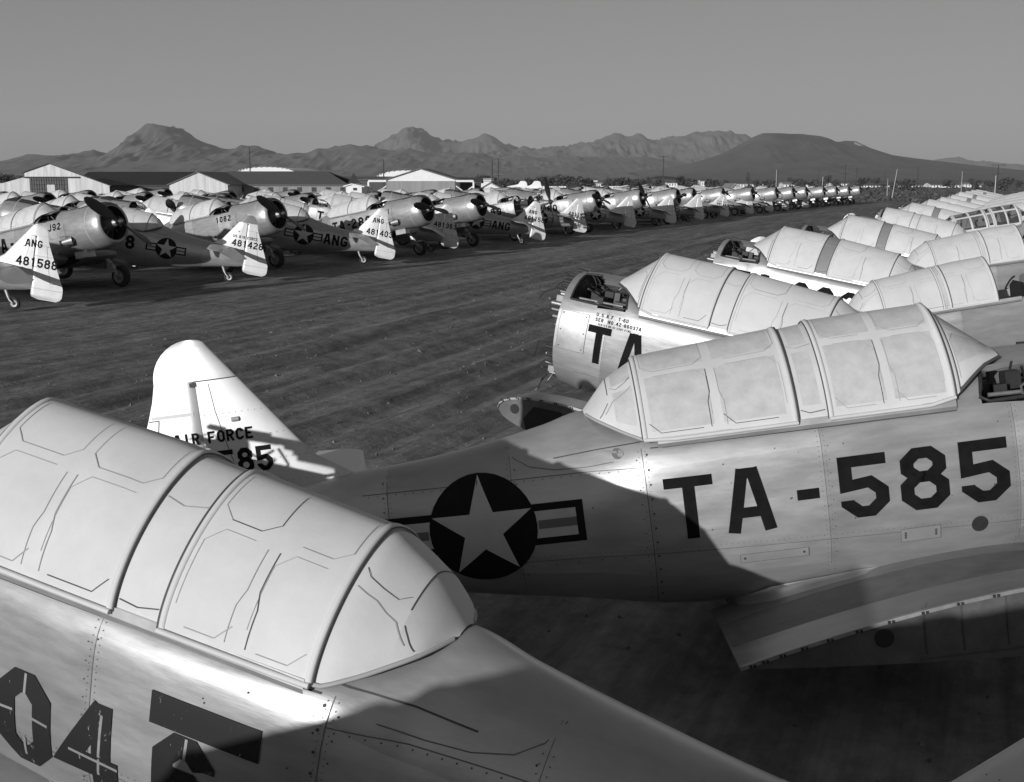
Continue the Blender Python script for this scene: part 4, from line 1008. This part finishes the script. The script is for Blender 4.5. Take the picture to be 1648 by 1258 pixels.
def gable(name, label, cat, u0, u1, ur, v_eave, v_ridge, Y, depth, wall, roof, v_eave2=None, extra=None, yaw=0.0):
    """gabled building: front wall at ground distance Y, u0..u1 wide, ridge at ur"""
    A, Bq, Rg = at(u0, v_eave, Y), at(u1, v_eave2 or v_eave, Y), at(ur, v_ridge, Y)
    t = tag(empty(name, ((A[0] + Bq[0]) / 2, Y, 0)), label, cat); ox, oy = t.location[0], t.location[1]
    x0, x1, xr = A[0] - ox, Bq[0] - ox, Rg[0] - ox; e0, e1, rz = A[2], Bq[2], Rg[2]; sh = math.tan(R(yaw)) * depth
    w = MB(); fr = [(x0, 0, 0), (x1, 0, 0), (x1, 0, e1), (xr, 0, rz), (x0, 0, e0)]; bk = [(x + sh, depth, z) for x, _, z in fr]
    w.add(fr, [(0, 1, 2, 3, 4)], wall, False); w.add(bk, [(4, 3, 2, 1, 0)], wall, False)
    w.add([fr[0], fr[4], bk[4], bk[0]], [(0, 1, 2, 3)], wall, False); w.add([fr[1], bk[1], bk[2], fr[2]], [(0, 1, 2, 3)], wall, False); w.build('wall', t)
    r = MB(); o = .35; th = .18
    for (p, q, sx) in (((x0, e0), (xr, rz), -1), ((x1, e1), (xr, rz), 1)):
        d = np.array([p[0] - q[0], p[1] - q[1]]); d = d / np.hypot(*d) * .5; px, pz = p[0] + d[0], p[1] + d[1]
        V = [(px, -o, pz + .03), (q[0], -o, q[1] + .03), (q[0] + sh, depth + o, q[1] + .03), (px + sh, depth + o, pz + .03)]; V2 = [(x, y, z + th) for x, y, z in V]
        r.add(V + V2, [(0, 1, 2, 3), (7, 6, 5, 4), (0, 4, 5, 1), (1, 5, 6, 2), (2, 6, 7, 3), (3, 7, 4, 0)], roof, False)
    r.build('roof', t)
    if extra: extra(t, x0, x1, e0, rz)
    return t
def panel(t, name, Y, u0, v0, u1, v1, key, dy_=-.12, th=.1):
    A, Bq = at(u0, v1, Y), at(u1, v0, Y); m = MB(); m.box(((A[0] + Bq[0]) / 2 - t.location[0], dy_, (A[2] + Bq[2]) / 2), (Bq[0] - A[0], th, Bq[2] - A[2]), key); return m.build(name, t)
YH = 230.0
t = gable('hangar', 'large corrugated white hangar with a dark open doorway behind the left rows', 'hangar', 39, 176, 79, 277.5, 263.5, YH, 38, 'tin_white', 'roof_dark', 298.5, yaw=-21.5)
m = MB(); A, Bq, Cq = at(-30, 304, YH), at(39, 284.5, YH), at(39, 322, YH); ox = t.location[0]; V = [(A[0] - ox, 0.2, -.3), (Bq[0] - ox, 0.2, -.3), (Bq[0] - ox, 0.2, Bq[2]), (A[0] - ox, 0.2, A[2])]; W2 = [(x - 14, 36, z) for x, y, z in V]
m.add(V + W2, [(0, 1, 2, 3), (3, 2, 6, 7), (4, 0, 3, 7), (5, 4, 7, 6)], 'tin_white', False); m.build('side_bay', t)
d = panel(t, 'sliding_door', YH, 50, 285, 108, 322, 'rust_steel'); panel(t, 'wicket_door', YH, 78, 297, 89, 322, 'tin_white', -.24, .1)
m = MB(); A, Bq = at(38, 285, YH), at(128, 286, YH); m.box(((A[0] + Bq[0]) / 2 - t.location[0], -.25, A[2]), (Bq[0] - A[0], .3, .22), 'timber'); m.build('door_rail', t)
m = MB()
for u in np.arange(52, 108, 4.0): P = at(u, 300, YH); m.box((P[0] - t.location[0], -.20, at(50, 303, YH)[2]), (.10, .08, 4.5), 'timber')
for v in (290, 297, 304): P = at(79, v, YH); m.box((P[0] - t.location[0], -.21, P[2]), (7.0, .06, .09), 'timber')
m.build('door_battens', d)
def longshed(name, label, u0, u1, v_e, v_r, Y, depth, wall, roof, nwin=0, cat='shed', hip=0.0):
    """long building seen broadside: ridge parallel to the picture"""
    A, Bq, Rg = at(u0, v_e, Y), at(u1, v_e, Y), at((u0 + u1) / 2, v_r, Y + depth / 2); t = tag(empty(name, ((A[0] + Bq[0]) / 2, Y, 0)), label, cat)
    L = Bq[0] - A[0]; e, rz = A[2], Rg[2]; x0, x1 = -L / 2, L / 2; w = MB(); y1 = depth
    w.add([(x0, 0, 0), (x1, 0, 0), (x1, 0, e), (x0, 0, e), (x0, y1, 0), (x1, y1, 0), (x1, y1, e), (x0, y1, e), (x0, y1 / 2, rz - .05), (x1, y1 / 2, rz - .05)], [(0, 1, 2, 3), (5, 4, 7, 6), (4, 0, 3, 8, 7), (1, 5, 6, 9, 2)], wall, False); w.build('wall', t)
    r = MB(); o = .5
    for ya, sg in ((0, -1), (y1, 1)):
        V = [(x0 - o, ya + sg * o, e - .12), (x1 + o, ya + sg * o, e - .12), (x1 + o - hip, y1 / 2, rz), (x0 - o, y1 / 2, rz)]; V2 = [(x, y, z + .2) for x, y, z in V]
        r.add(V + V2, [(3, 2, 1, 0), (4, 5, 6, 7), (0, 1, 5, 4), (1, 2, 6, 5), (2, 3, 7, 6), (3, 0, 4, 7)], roof, False)
    r.build('roof', t)
    for k in range(nwin):
        x = x0 + L * (k + .7) / nwin; f = MB(); ww = min(.9, .3 * L / nwin); wh = min(1.2, e * .38); f.box((x, -.04, e * .62), (ww + .12, .12, wh + .12), wall); f = f.build('window', t); q = MB(); q.box((x, -.12, e * .62), (ww, .06, wh), 'window_dark'); q.build('pane', f)
    return t
longshed('shed', 'long low building with a black slatted roof between the two white gables', 120, 312, 298, 277.5, YH + 46, 22, 'tin_dark', 'roof_dark', hip=3)
longshed('shed', 'long grey roofed shed with small dark windows along its wall', 350, 558, 297.5, 277, YH + 10, 22, 'tin_grey', 'roof_grey', 9, hip=6)
gable('shed', 'small corrugated gabled shed left of the long grey roof', 'shed', 272.5, 366.5, 318, 297, 277.5, YH - 2, 24, 'tin_white', 'roof_grey')
longshed('shed', 'low dark building between the long grey shed and the central hangar', 515, 640, 289, 285, YH + 70, 14, 'tin_dark', 'roof_grey')
def arched(label, u0, u1, v_top, v_base, Y, depth):
    A, Bq, T = at(u0, v_base, Y), at(u1, v_base, Y), at((u0 + u1) / 2, v_top, Y); t = tag(empty('arched_hangar', ((A[0] + Bq[0]) / 2, Y, 0)), label, 'hangar'); w = (Bq[0] - A[0]) / 2; zb = A[2]; hh = T[2] - zb
    m = MB(); th = np.linspace(0, math.pi, 25); G = []
    for y in np.linspace(0, depth, 9): G.append([(w * math.cos(q), y, zb + hh * math.sin(q)) for q in th])
    m.grid(np.array(G), 'white_paint', smooth=False, flip=True); m.build('roof', t)
    m = MB(); m.add([(w * math.cos(q), 0, zb + hh * math.sin(q)) for q in th] + [(-w, 0, 0), (w, 0, 0)], [tuple(range(27))], 'white_paint', False); m.add([(w, 0, 0), (w, depth, 0), (w, depth, zb), (w, 0, zb)], [(0, 1, 2, 3)], 'white_paint', False); m.add([(-w, 0, 0), (-w, depth, 0), (-w, depth, zb), (-w, 0, zb)], [(3, 2, 1, 0)], 'white_paint', False); m.build('wall', t)
    m = MB()
    for k in range(15):
        q = math.pi * (k + 1) / 16; m.box((w * math.cos(q), -.2, zb + hh * math.sin(q) + .06), (.25, .4, .24), 'steel')
    m.build('roof_vents', t)
arched('white arched roof rising behind the long grey shed', 383, 474, 268.5, 277.5, YH + 90, 45)
arched('white arched roof just left of the central gable', 604, 700, 274, 288, YH + 80, 45)
YC = 215.0
t = gable('hangar', 'central hangar with a bright white gable and open door frames either side', 'hangar', 622, 733, 676, 289.5, 272, YC, 30, 'white_paint', 'roof_grey')
panel(t, 'sliding_door', YC, 622.5, 291, 677, 322, 'tin_grey', -.2, .14); panel(t, 'sliding_door', YC, 677.4, 291, 732.5, 322, 'tin_grey', -.34, .14)
for (ua, ub) in ((593, 622), (734, 762)):
    m = MB(); P0, P1 = at(ua, 291, YC), at(ub, 291, YC); x0, x1 = P0[0] - t.location[0], P1[0] - t.location[0]; z = P0[2]; xo = x0 if ua < 650 else x1; xi = x1 if ua < 650 else x0
    m.box(((x0 + x1) / 2, -.3, z), (abs(x1 - x0), .3, .35), 'white_paint'); m.box((xo, -.3, z / 2 - .1), (.3, .28, z), 'white_paint')
    m.tube([(xo, -.3, z * .72), ((xo + xi) / 2, -.3, z * .36)], .12, 'white_paint', 6); m.tube([(xi, -.3, z * .72), ((xo + xi) / 2, -.3, z * .36)], .12, 'white_paint', 6); m.box(((xo + xi) / 2, -.3, z * .18), (.24, .24, z * .36), 'white_paint'); m.build('door_frame', t)
longshed('shed', 'dark lean building right of the central hangar door frame', 736, 772, 294, 287, YC + 20, 10, 'tin_dark', 'tin_dark')
gable('hut', 'small white hut with a dark window left of the central hangar', 'hut', 557, 582, 566, 299.5, 297, YC - 6, 8, 'white_paint', 'white_paint', 300.5, lambda t, x0, x1, e, r: panel(t, 'window', YC - 6, 568.5, 302, 574, 306, 'window_dark'))
gable('hut', 'small white gabled hut by the pair of poles', 'hut', 774, 806, 789, 303.5, 294.5, YC + 12, 10, 'white_paint', 'tin_grey')
longshed('hut', 'long white hut behind the small gabled hut', 774, 790, 290.5, 288, YC + 60, 6, 'white_paint', 'white_paint', cat='hut')

# pale fence beyond the line
A, Bq = at(858, 303, 190), at(1072, 303, 190)
t = tag(empty('fence', ((A[0] + Bq[0]) / 2, 190, 0)), 'pale paling fence behind the line of noses', 'fence'); L = Bq[0] - A[0]; m = MB(); n = int(L / .42)
zf = at(960, 299.3, 190)[2]; m2 = MB()
for k in range(n):
    x = -L / 2 + k * .42; (m if vnoise(np.array(k * .13), np.array(0.), 9) > -.12 else m2).box((x, 0, zf / 2), (.36, .05, zf), 'white_paint' if vnoise(np.array(k * .13), np.array(0.), 9) > -.12 else 'timber')
m.extend(m2); m.build('paling', t); m = MB(); m.box((0, .06, zf * .8), (L, .06, .1), 'timber'); m.box((0, .06, zf * .3), (L, .06, .1), 'timber'); m.build('rail', t)

# two training jets' tails and a civil plane by the fence
def tail_plane(u, v0, v1, Y, lab):
    P, Q = at(u, v1, Y), at(u, v0, Y); t = tag(empty('parked_aircraft', (P[0], Y, 0)), lab, 'aircraft', 'white tailed aircraft beyond the line'); z0, z1 = P[2], Q[2]; h = z1 - z0
    m = MB(); prof = [(0, z0), (2.4, z0), (2.2, z1 - .2), (1.9, z1), (1.3, z1), (.9, z1 - .5), (.4, z0 + h * .35), (-.9, z0 + .1)]
    m.add([(x, -.07, z) for x, z in prof] + [(x, .07, z) for x, z in prof], [tuple(range(8)), tuple(range(8, 16))[::-1]] + [(i, 8 + i, 8 + (i + 1) % 8, (i + 1) % 8) for i in range(8)], 'white_paint', False); m.build('fin', t)
    m = MB(); m.tube([(-7.5, 0, z0 - .9), (-6.5, 0, z0 - .8), (-3, 0, z0 - .6), (1.5, 0, z0 - .15), (2.4, 0, z0)], [.1, .35, .45, .25, .12], 'aluminium', 14); m.build('fuselage', t)
    m = MB(); m.box((1.3, 0, z0 + .05), (1.1, 4.0, .1), 'white_paint'); m.build('stabilizer', t); m = MB(); m.box((-3.6, 0, z0 - .95), (1.9, 10, .16), 'white_paint'); m.build('wing', t)
    m = MB(); [m.tube([(-3.6, y, z0 - .95), (-3.6, y, .3)], .08, 'steel', 6) for y in (-1.4, 1.4)]; m.tube([(-6.4, 0, z0 - .9), (-6.4, 0, .3)], .08, 'steel', 6); m.build('undercarriage', t)
tail_plane(846, 291, 303, 178, 'white finned aircraft standing at the left end of the paling fence'); tail_plane(824, 291, 301, 182, 'second white finned aircraft, left of the first by the fence')

# ------------------------------------------------------------------ poles, houses, trees
def pole(u, v_top, Y, lab, arms=(), lamp=False, key='timber', lean=0.0, r=.14):
    P = at(u, v_top, Y); t = tag(empty('utility_pole', (P[0], Y, 0)), lab, 'pole', 'poles standing beyond the yard'); m = MB(); m.tube([(0, 0, -.2), (lean, 0, P[2])], [r * 1.25, r * .8], key, 7); m.build('post', t)
    for v, w in arms: z = at(u, v, Y)[2]; m = MB(); m.box((lean * .9, 0, z), (w, .14, .16), 'timber'); [m.box((x * w / 2.3, 0, z + .18), (.09, .09, .22), 'steel') for x in (-1, -.5, .5, 1)]; m.build('crossarm', t)
    if lamp: z = P[2] - .6; m = MB(); m.tube([(lean, 0, z), (lean + .25, 0, z + .05)], .03, 'steel', 5); m.box((lean + .3, 0, z), (.22, .2, .2), 'white_paint'); m.build('lamp', t)
pole(401, 236, YH + 60, 'tall bare dark pole before the left white arched roof'); pole(617, 256, YC + 60, 'bare pole before the arched roof by the central hangar'); pole(792, 256, YC + 30, 'plain left pole of the pair by the small huts')
pole(802, 255, YC + 45, 'right pole of the pair, with a crossarm on top', ((255.5, 2.2), (282, 1.6))); pole(1068, 250, 320, 'tall pole with two crossarms behind the nose marked 5', ((251.5, 2.6), (275, 2.2)))
pole(1361, 265, 300, 'pole with two crossarms left of the far pile', ((265.5, 3.0), (279, 3.0))); pole(1379, 270, 420, 'faint pole with one crossarm right of the double crossarm one', ((271, 2.6),)); pole(1478, 266, 430, 'slim pole with a crossarm above the white houses', ((267.5, 2.8),))
pole(1607, 265, 300, 'tall pole with two crossarms near the right edge', ((265.5, 3.4), (279, 3.4))); pole(1250, 273, 195, 'pale thin post beyond the line of noses', key='steel', r=.08); pole(1322, 284, 175, 'slightly leaning pale post at the far end of the line of noses', key='steel', r=.08, lean=.25)
pole(1437, 272, 190, 'strongly leaning pale post before the far end of the pile', key='steel', r=.08, lean=.7); pole(1429, 288, 230, 'short pale post beside the strongly leaning post', key='steel', r=.08); pole(1407, 273, 420, 'thin pole above the white houses, left of the leaning post', r=.1)
pole(1549, 275, 260, 'straight pale post right of the white house with the grey roof', key='steel', r=.09); pole(1603, 282, 150, 'pale stout post at the right edge', key='steel', r=.10); pole(1318, 272, 430, 'thin dark pole just left of the slightly leaning post', r=.1); pole(1425, 268, 480, 'distant thin pole above the scrub', r=.1); pole(1252, 270, 470, 'distant thin pole behind the white houses', r=.1)

def house(u0, u1, v_top, v_base, Y, lab, roofkey='roof_grey', wins=4, wall='white_paint'):
    rise = (v_base - v_top) * .35; return longshed('house', lab, u0, u1, v_top + rise, v_top, Y, 9, wall, roofkey, wins, 'house')
HS = [(1262, 1318, 293, 301, 'row of white houses behind the far noses'), (1172, 1200, 293, 300, 'white bungalow with a dark roof beyond the line'), (1075, 1092, 292, 297, 'low white house right of the two armed pole'), (1100, 1113, 292, 298, 'small white house with a square front'), (1129, 1134, 288, 296, 'small white water tank house on the horizon'),
      (1384, 1434, 295, 303, 'long white terrace with many dark windows'), (1450, 1476, 296, 303, 'low white house left of the slim pole'), (1478, 1496, 296, 302, 'white house with two dark doors'), (1500, 1546, 293, 305, 'white house with a broad grey roof and pale gable'), (1552, 1580, 294, 299, 'pale house behind the dark trees'), (1206, 1236, 294, 299, 'pale long house beyond the line'),
      (952, 962, 288, 292, 'tiny white house among the trees'), (960, 968, 293, 297, 'tiny second white house below the trees'), (1340, 1365, 293, 298, 'pale flat shed left of the terrace'), (0, 18, 286, 290, 'pale house far at the left edge')]
for k, (u0, u1, v0, v1, lab) in enumerate(HS): house(u0, u1, v0, v1, 440 + 9 * (k % 4), lab, 'roof_grey' if k % 3 else 'tin_grey', 2 + int((u1 - u0) / 6))
# hut with gable near the end of the line
gable('hut', 'pale gabled hut behind the nose marked 9', 'hut', 1176, 1192, 1183, 304, 297, 185, 8, 'tin_white', 'tin_grey'); longshed('hut', 'low white hut beside the pale gabled one', 1152, 1178, 305, 303, 188, 6, 'white_paint', 'white_paint', cat='hut')

def crown_mb(w, h, n, seed):
    rnd = np.random.default_rng(seed); m = MB(); nl = 9; lob = [(rnd.uniform(-.32, .32) * w, rnd.uniform(-.32, .32) * w, rnd.uniform(.30, .85) * h, rnd.uniform(.18, .34)) for _ in range(nl)]
    for k in range(n):
        lx, ly, lz, lr = lob[rnd.integers(nl)]; v = rnd.normal(size=3); v = v / np.linalg.norm(v) * (rnd.random() ** .4); p = np.array([lx, ly, lz]) + v * np.array([lr * w, lr * w, lr * h * .8]); s = rnd.uniform(.035, .085) * w
        a, b = rnd.normal(size=3), rnd.normal(size=3); a /= np.linalg.norm(a); b /= np.linalg.norm(b); m.add([p - a * s, p + b * s * .6, p + a * s, p - b * s * .6], [(0, 1, 2, 3)], 'foliage' if rnd.random() < .7 else 'foliage_light', False)
    return m
TREES = []
for i, (w, h) in enumerate(((7, 6.5), (9, 7), (5, 7.5), (3, 9), (8, 5))):
    tr = MB(); tr.tube([(0, 0, -.2), (.1, 0, h * .3), (.3, .1, h * .6)], [.32, .24, .1], 'bark', 7)
    for q in range(4): tr.tube([(.1, 0, h * .3), (.25 * w * math.cos(q * 1.7), .25 * w * math.sin(q * 1.7), h * .62)], [.14, .04], 'bark', 5)
    TREES.append((tr.mesh('tree_trunk'), crown_mb(w, h, 620, 40 + i).mesh('tree_crown')))
TN = ['round bushy dark tree', 'broad spreading dark tree', 'upright oval dark tree', 'tall narrow dark tree', 'low wide dark tree']
tl = [(878, 282, 1), (903, 279, 0), (896, 284, 4), (913, 281, 1), (930, 282, 0), (941, 286, 4), (950, 285, 0), (870, 285, 4), (978, 281, 3), (985, 287, 4), (1000, 284, 1), (1020, 288, 0), (1045, 284, 2), (1057, 286, 0), (1030, 287, 4), (1098, 281, 0), (1112, 287, 4), (1137, 287, 4), (1150, 287, 1), (1205, 274, 3), (1220, 288, 0), (1240, 289, 4), (1272, 285, 2), (1285, 288, 4),
      (1333, 281, 2), (1347, 288, 0), (1390, 284, 1), (1403, 289, 4), (1440, 289, 0), (1412, 285, 2), (1462, 288, 4), (1565, 287, 2), (1559, 289, 0), (1572, 288, 0), (1620, 284, 1), (1612, 290, 4), (1640, 289, 0), (780, 280, 1), (792, 284, 0), (772, 286, 4), (815, 287, 4), (835, 288, 0), (850, 286, 4), (4, 278, 1), (16, 279, 0), (32, 283, 4), (1525, 289, 4), (1590, 290, 4), (745, 285, 4), (1170, 289, 0), (1315, 289, 4), (612, 277, 3)]
for k, (u, vt, ty) in enumerate(tl):
    Y = 330 + 37 * ((k * 7) % 5); P = at(u, vt, Y); h0 = (6.5, 7, 7.5, 9, 5)[ty]; sc = max(.5, P[2] / (h0 * 1.0)); mark = 'near ' + ('the left edge' if u < 60 else 'the small huts' if u < 860 else 'the paling fence' if u < 1070 else 'the white houses behind the line' if u < 1330 else 'the terrace' if u < 1500 else 'the right edge')
    t = tag(empty('tree', (P[0], Y, 0)), '%s %s, %s along that stretch' % (TN[ty], mark, ORD[k % 20]), 'tree', 'dark trees along the horizon'); t.scale = (sc, sc, sc); t.rotation_euler = (0, 0, k * 1.3)
    link('trunk', TREES[ty][0], t); link('crown', TREES[ty][1], t)
# scrub covering the field beyond the yard
sb = MB()
for k in range(5200):
    Y = 172 * (620 / 172) ** RNG.random(); u = RNG.uniform(760, 1720); x = (u - 824) / 1900 * Y
    if Y < 200 and u < 1400 - 2.0 * (Y - 172) - 150: continue
    s = RNG.uniform(.15, .5) * (1.7 if RNG.random() < .04 else 1)
    for q in range(3):
        a = RNG.random() * 6.28; sb.add([(x + s * math.cos(a), Y + s * math.sin(a), +.2), (x - 2 * s * math.cos(a), Y - s * math.sin(a), +.2), (x - .6 * s * math.cos(a + .4), Y - .6 * s * math.sin(a), s * RNG.uniform(.5, 1.0) + .28), (x + .5 * s * math.cos(a), Y + .6 * s * math.sin(a + .5), s * RNG.uniform(.4, .9) + .28)], [(0, 1, 2, 3)], 'foliage' if RNG.random() < .75 else 'foliage_light', False)
tag(sb.build('scrub'), kind='stuff')
# dark band of distant brush that closes the plain
fb = MB()
for k in range(7000):
    Y = RNG.uniform(560, 1500); u = RNG.uniform(-120, 1780); x = (u - 824) / 1900 * Y; s = RNG.uniform(.6, 1.7)
    a = RNG.random() * 6.28; fb.add([(x + s * math.cos(a), Y + s * math.sin(a), -.2), (x - s * math.cos(a), Y - s * math.sin(a), -.2), (x - .7 * s * math.cos(a), Y, s * RNG.uniform(.7, 1.5)), (x + .6 * s * math.cos(a), Y, s * RNG.uniform(.5, 1.3))], [(0, 1, 2, 3)], 'foliage', False)
tag(fb.build('woods'), kind='stuff')

# ------------------------------------------------------------------ mountains
mat('mountain', .12, .95, var=.25, scale=.012, bump=0, detail=10); mat('mountain_far', .13, .95, var=.2, scale=.01, detail=10); mat('mesa', .08, .95, var=.35, scale=.012, detail=10); mat('quarry', .5, .9, var=.15, scale=.01)
def mountains(name, pts, Y, depth, key, seed, base_v=291, rough=1.0, xpad=0):
    us = np.array([p[0] for p in pts], float); vs = np.array([p[1] for p in pts], float)
    uu = np.linspace(us[0], us[-1], int((us[-1] - us[0]) / 2.0)); ridge = np.interp(uu, us, vs); X = np.array([at(u, v, Y)[0] for u, v in zip(uu, ridge)]); H = np.array([at(u, v, Y)[2] for u, v in zip(uu, ridge)])
    H = H * (1 + min(1, rough) ** 2 * .07 * vnoise(X / 70, X * 0 + 1.7, seed + 4) + min(1, rough) ** 2 * .065 * vnoise(X / 28, X * 0 + 5.1, seed + 5)) + np.maximum(H, 0) * .03 * vnoise(X / 160, X * 0, seed + 6)
    n = 90; yy = np.concatenate([-np.linspace(1, 0, 64) ** 1.3, np.linspace(0, .75, 27)[1:]]); G = np.zeros((len(uu), n, 3))
    dxs = max(1.0, abs(X[1] - X[0]))
    def blur(h, sg):
        if sg < .6: return h
        k = np.arange(-int(3 * sg), int(3 * sg) + 1); w = np.exp(-.5 * (k / sg) ** 2); w /= w.sum(); return np.convolve(np.pad(h, len(k) // 2, mode='edge'), w, mode='valid')
    warp = vnoise(X / 420, X * 0 + 3.3, seed + 9)
    for j, q in enumerate(yy):
        aq = abs(q); f = .62 * (1 - aq) ** 1.9 + .38 * (1 - aq) ** 4.5 if q < 0 else (1 - aq ** 1.3)
        y = Y + q * depth; xs = X
        Hq = blur(H, aq * 620 / dxs + 0.2)
        sp = 0
        for o, (fr, am) in enumerate(((300, .50), (150, .30), (75, .24), (38, .17), (20, .12))):
            r_ = 1 - 2.2 * np.abs(vnoise(xs / fr + 5 * o + .6 * warp * aq, np.full_like(xs, y / (fr * 2.6)) + xs * .0004, seed + o)); sp = sp + am * (r_ - .45)
        env = np.clip(aq * 9, .06, 1) * (1 - aq) ** 1.1
        z = Hq * f + H * rough * .50 * sp * env
        G[:, j] = np.stack([xs, np.full_like(xs, y), np.maximum(z, -3)], 1)
    m = MB(); m.grid(G, key, flip=False); return tag(m.build(name), kind='structure')
far_pts = [(590, 262), (603, 233), (624, 227), (634, 221), (644, 212), (657, 205.5), (667, 208), (687, 217), (703, 227), (720, 230), (741, 233), (752, 224), (764, 223), (776, 214.5), (792, 218), (812, 230), (828, 239), (846, 236), (861, 240), (871, 238), (881, 242), (897, 237), (914, 240), (930, 233), (942, 231), (953, 230), (965, 221), (975, 218), (988, 213), (1001, 217), (1029, 217), (1039, 222), (1057, 228), (1075, 224), (1092, 222), (1113, 221), (1133, 215), (1156, 211), (1176, 214), (1197, 218), (1207, 223), (1240, 240), (1270, 262)]
mountains('mountains', far_pts, 6500, 2300, 'mountain_far', 21)
near_pts = [(-120, 270), (-60, 262), (0, 259), (20, 255), (43, 247.5), (76, 248), (102, 251), (116, 246.5), (130, 249), (150, 242.5), (163, 247), (173, 250), (188, 240), (203, 228), (216, 218), (229, 207), (239, 199), (247, 197), (257, 200), (270, 205), (277, 213), (290, 217), (305, 226), (323, 236), (338, 236), (351, 246), (366, 250), (379, 238), (389, 234.5), (402, 238), (428, 240), (439, 249), (448, 246), (464, 251), (481, 248), (494, 247), (512, 238.5), (527, 243), (542, 238), (563, 233), (583, 236), (593, 240), (625, 246), (660, 240), (700, 250), (745, 246), (790, 255), (830, 250), (880, 256), (930, 250), (985, 258), (1040, 252), (1090, 262), (1140, 266), (1180, 274), (1220, 282)]
mountains('mountains', near_pts, 4600, 1700, 'mountain', 31)
mesa_pts = [(1040, 287), (1090, 278), (1130, 264), (1170, 248), (1200, 232), (1213, 221), (1227, 215.5), (1260, 214.5), (1290, 215), (1320, 218), (1336, 223), (1348, 229), (1360, 226), (1377, 227), (1401, 238), (1434, 249), (1472, 255), (1526, 261), (1580, 267), (1648, 274), (1720, 282)]
mountains('mesa', mesa_pts, 3300, 1100, 'mesa', 41, rough=.35)
mountains('hills', [(1480, 268), (1505, 262), (1520, 258), (1532, 254), (1543, 252.5), (1555, 257), (1570, 261), (1583, 258), (1600, 262), (1640, 266), (1700, 270), (1760, 280)], 8000, 1500, 'mountain_far', 51)
# pale quarry scar on the mesa's shoulder
m = MB(); Q = np.array([[at(u, v, 3270 - 8 * i) for i, (u, v) in enumerate(((1375 + 3.2 * j, 228.0 + 1.35 * j + 1.7 * i) for i in range(3)))] for j in range(9)]); m.grid(Q, 'quarry'); tag(m.build('quarry_scar'), kind='structure')

# ------------------------------------------------------------------ the dusty air over the plain
hm = bpy.data.materials.new('haze'); hm.use_nodes = True; ht = hm.node_tree; ht.nodes.clear()
ho = ht.nodes.new('ShaderNodeOutputMaterial'); hv = ht.nodes.new('ShaderNodeVolumePrincipled'); hv.inputs['Color'].default_value = (.85, .85, .85, 1); hv.inputs['Density'].default_value = HAZE
ht.links.new(hv.outputs[0], ho.inputs['Volume']); MATS['haze'] = hm
hz = MB(); hz.box((0, 5950, 359), (30000, 17000, 726), 'haze'); tag(hz.build('haze'), kind='stuff')
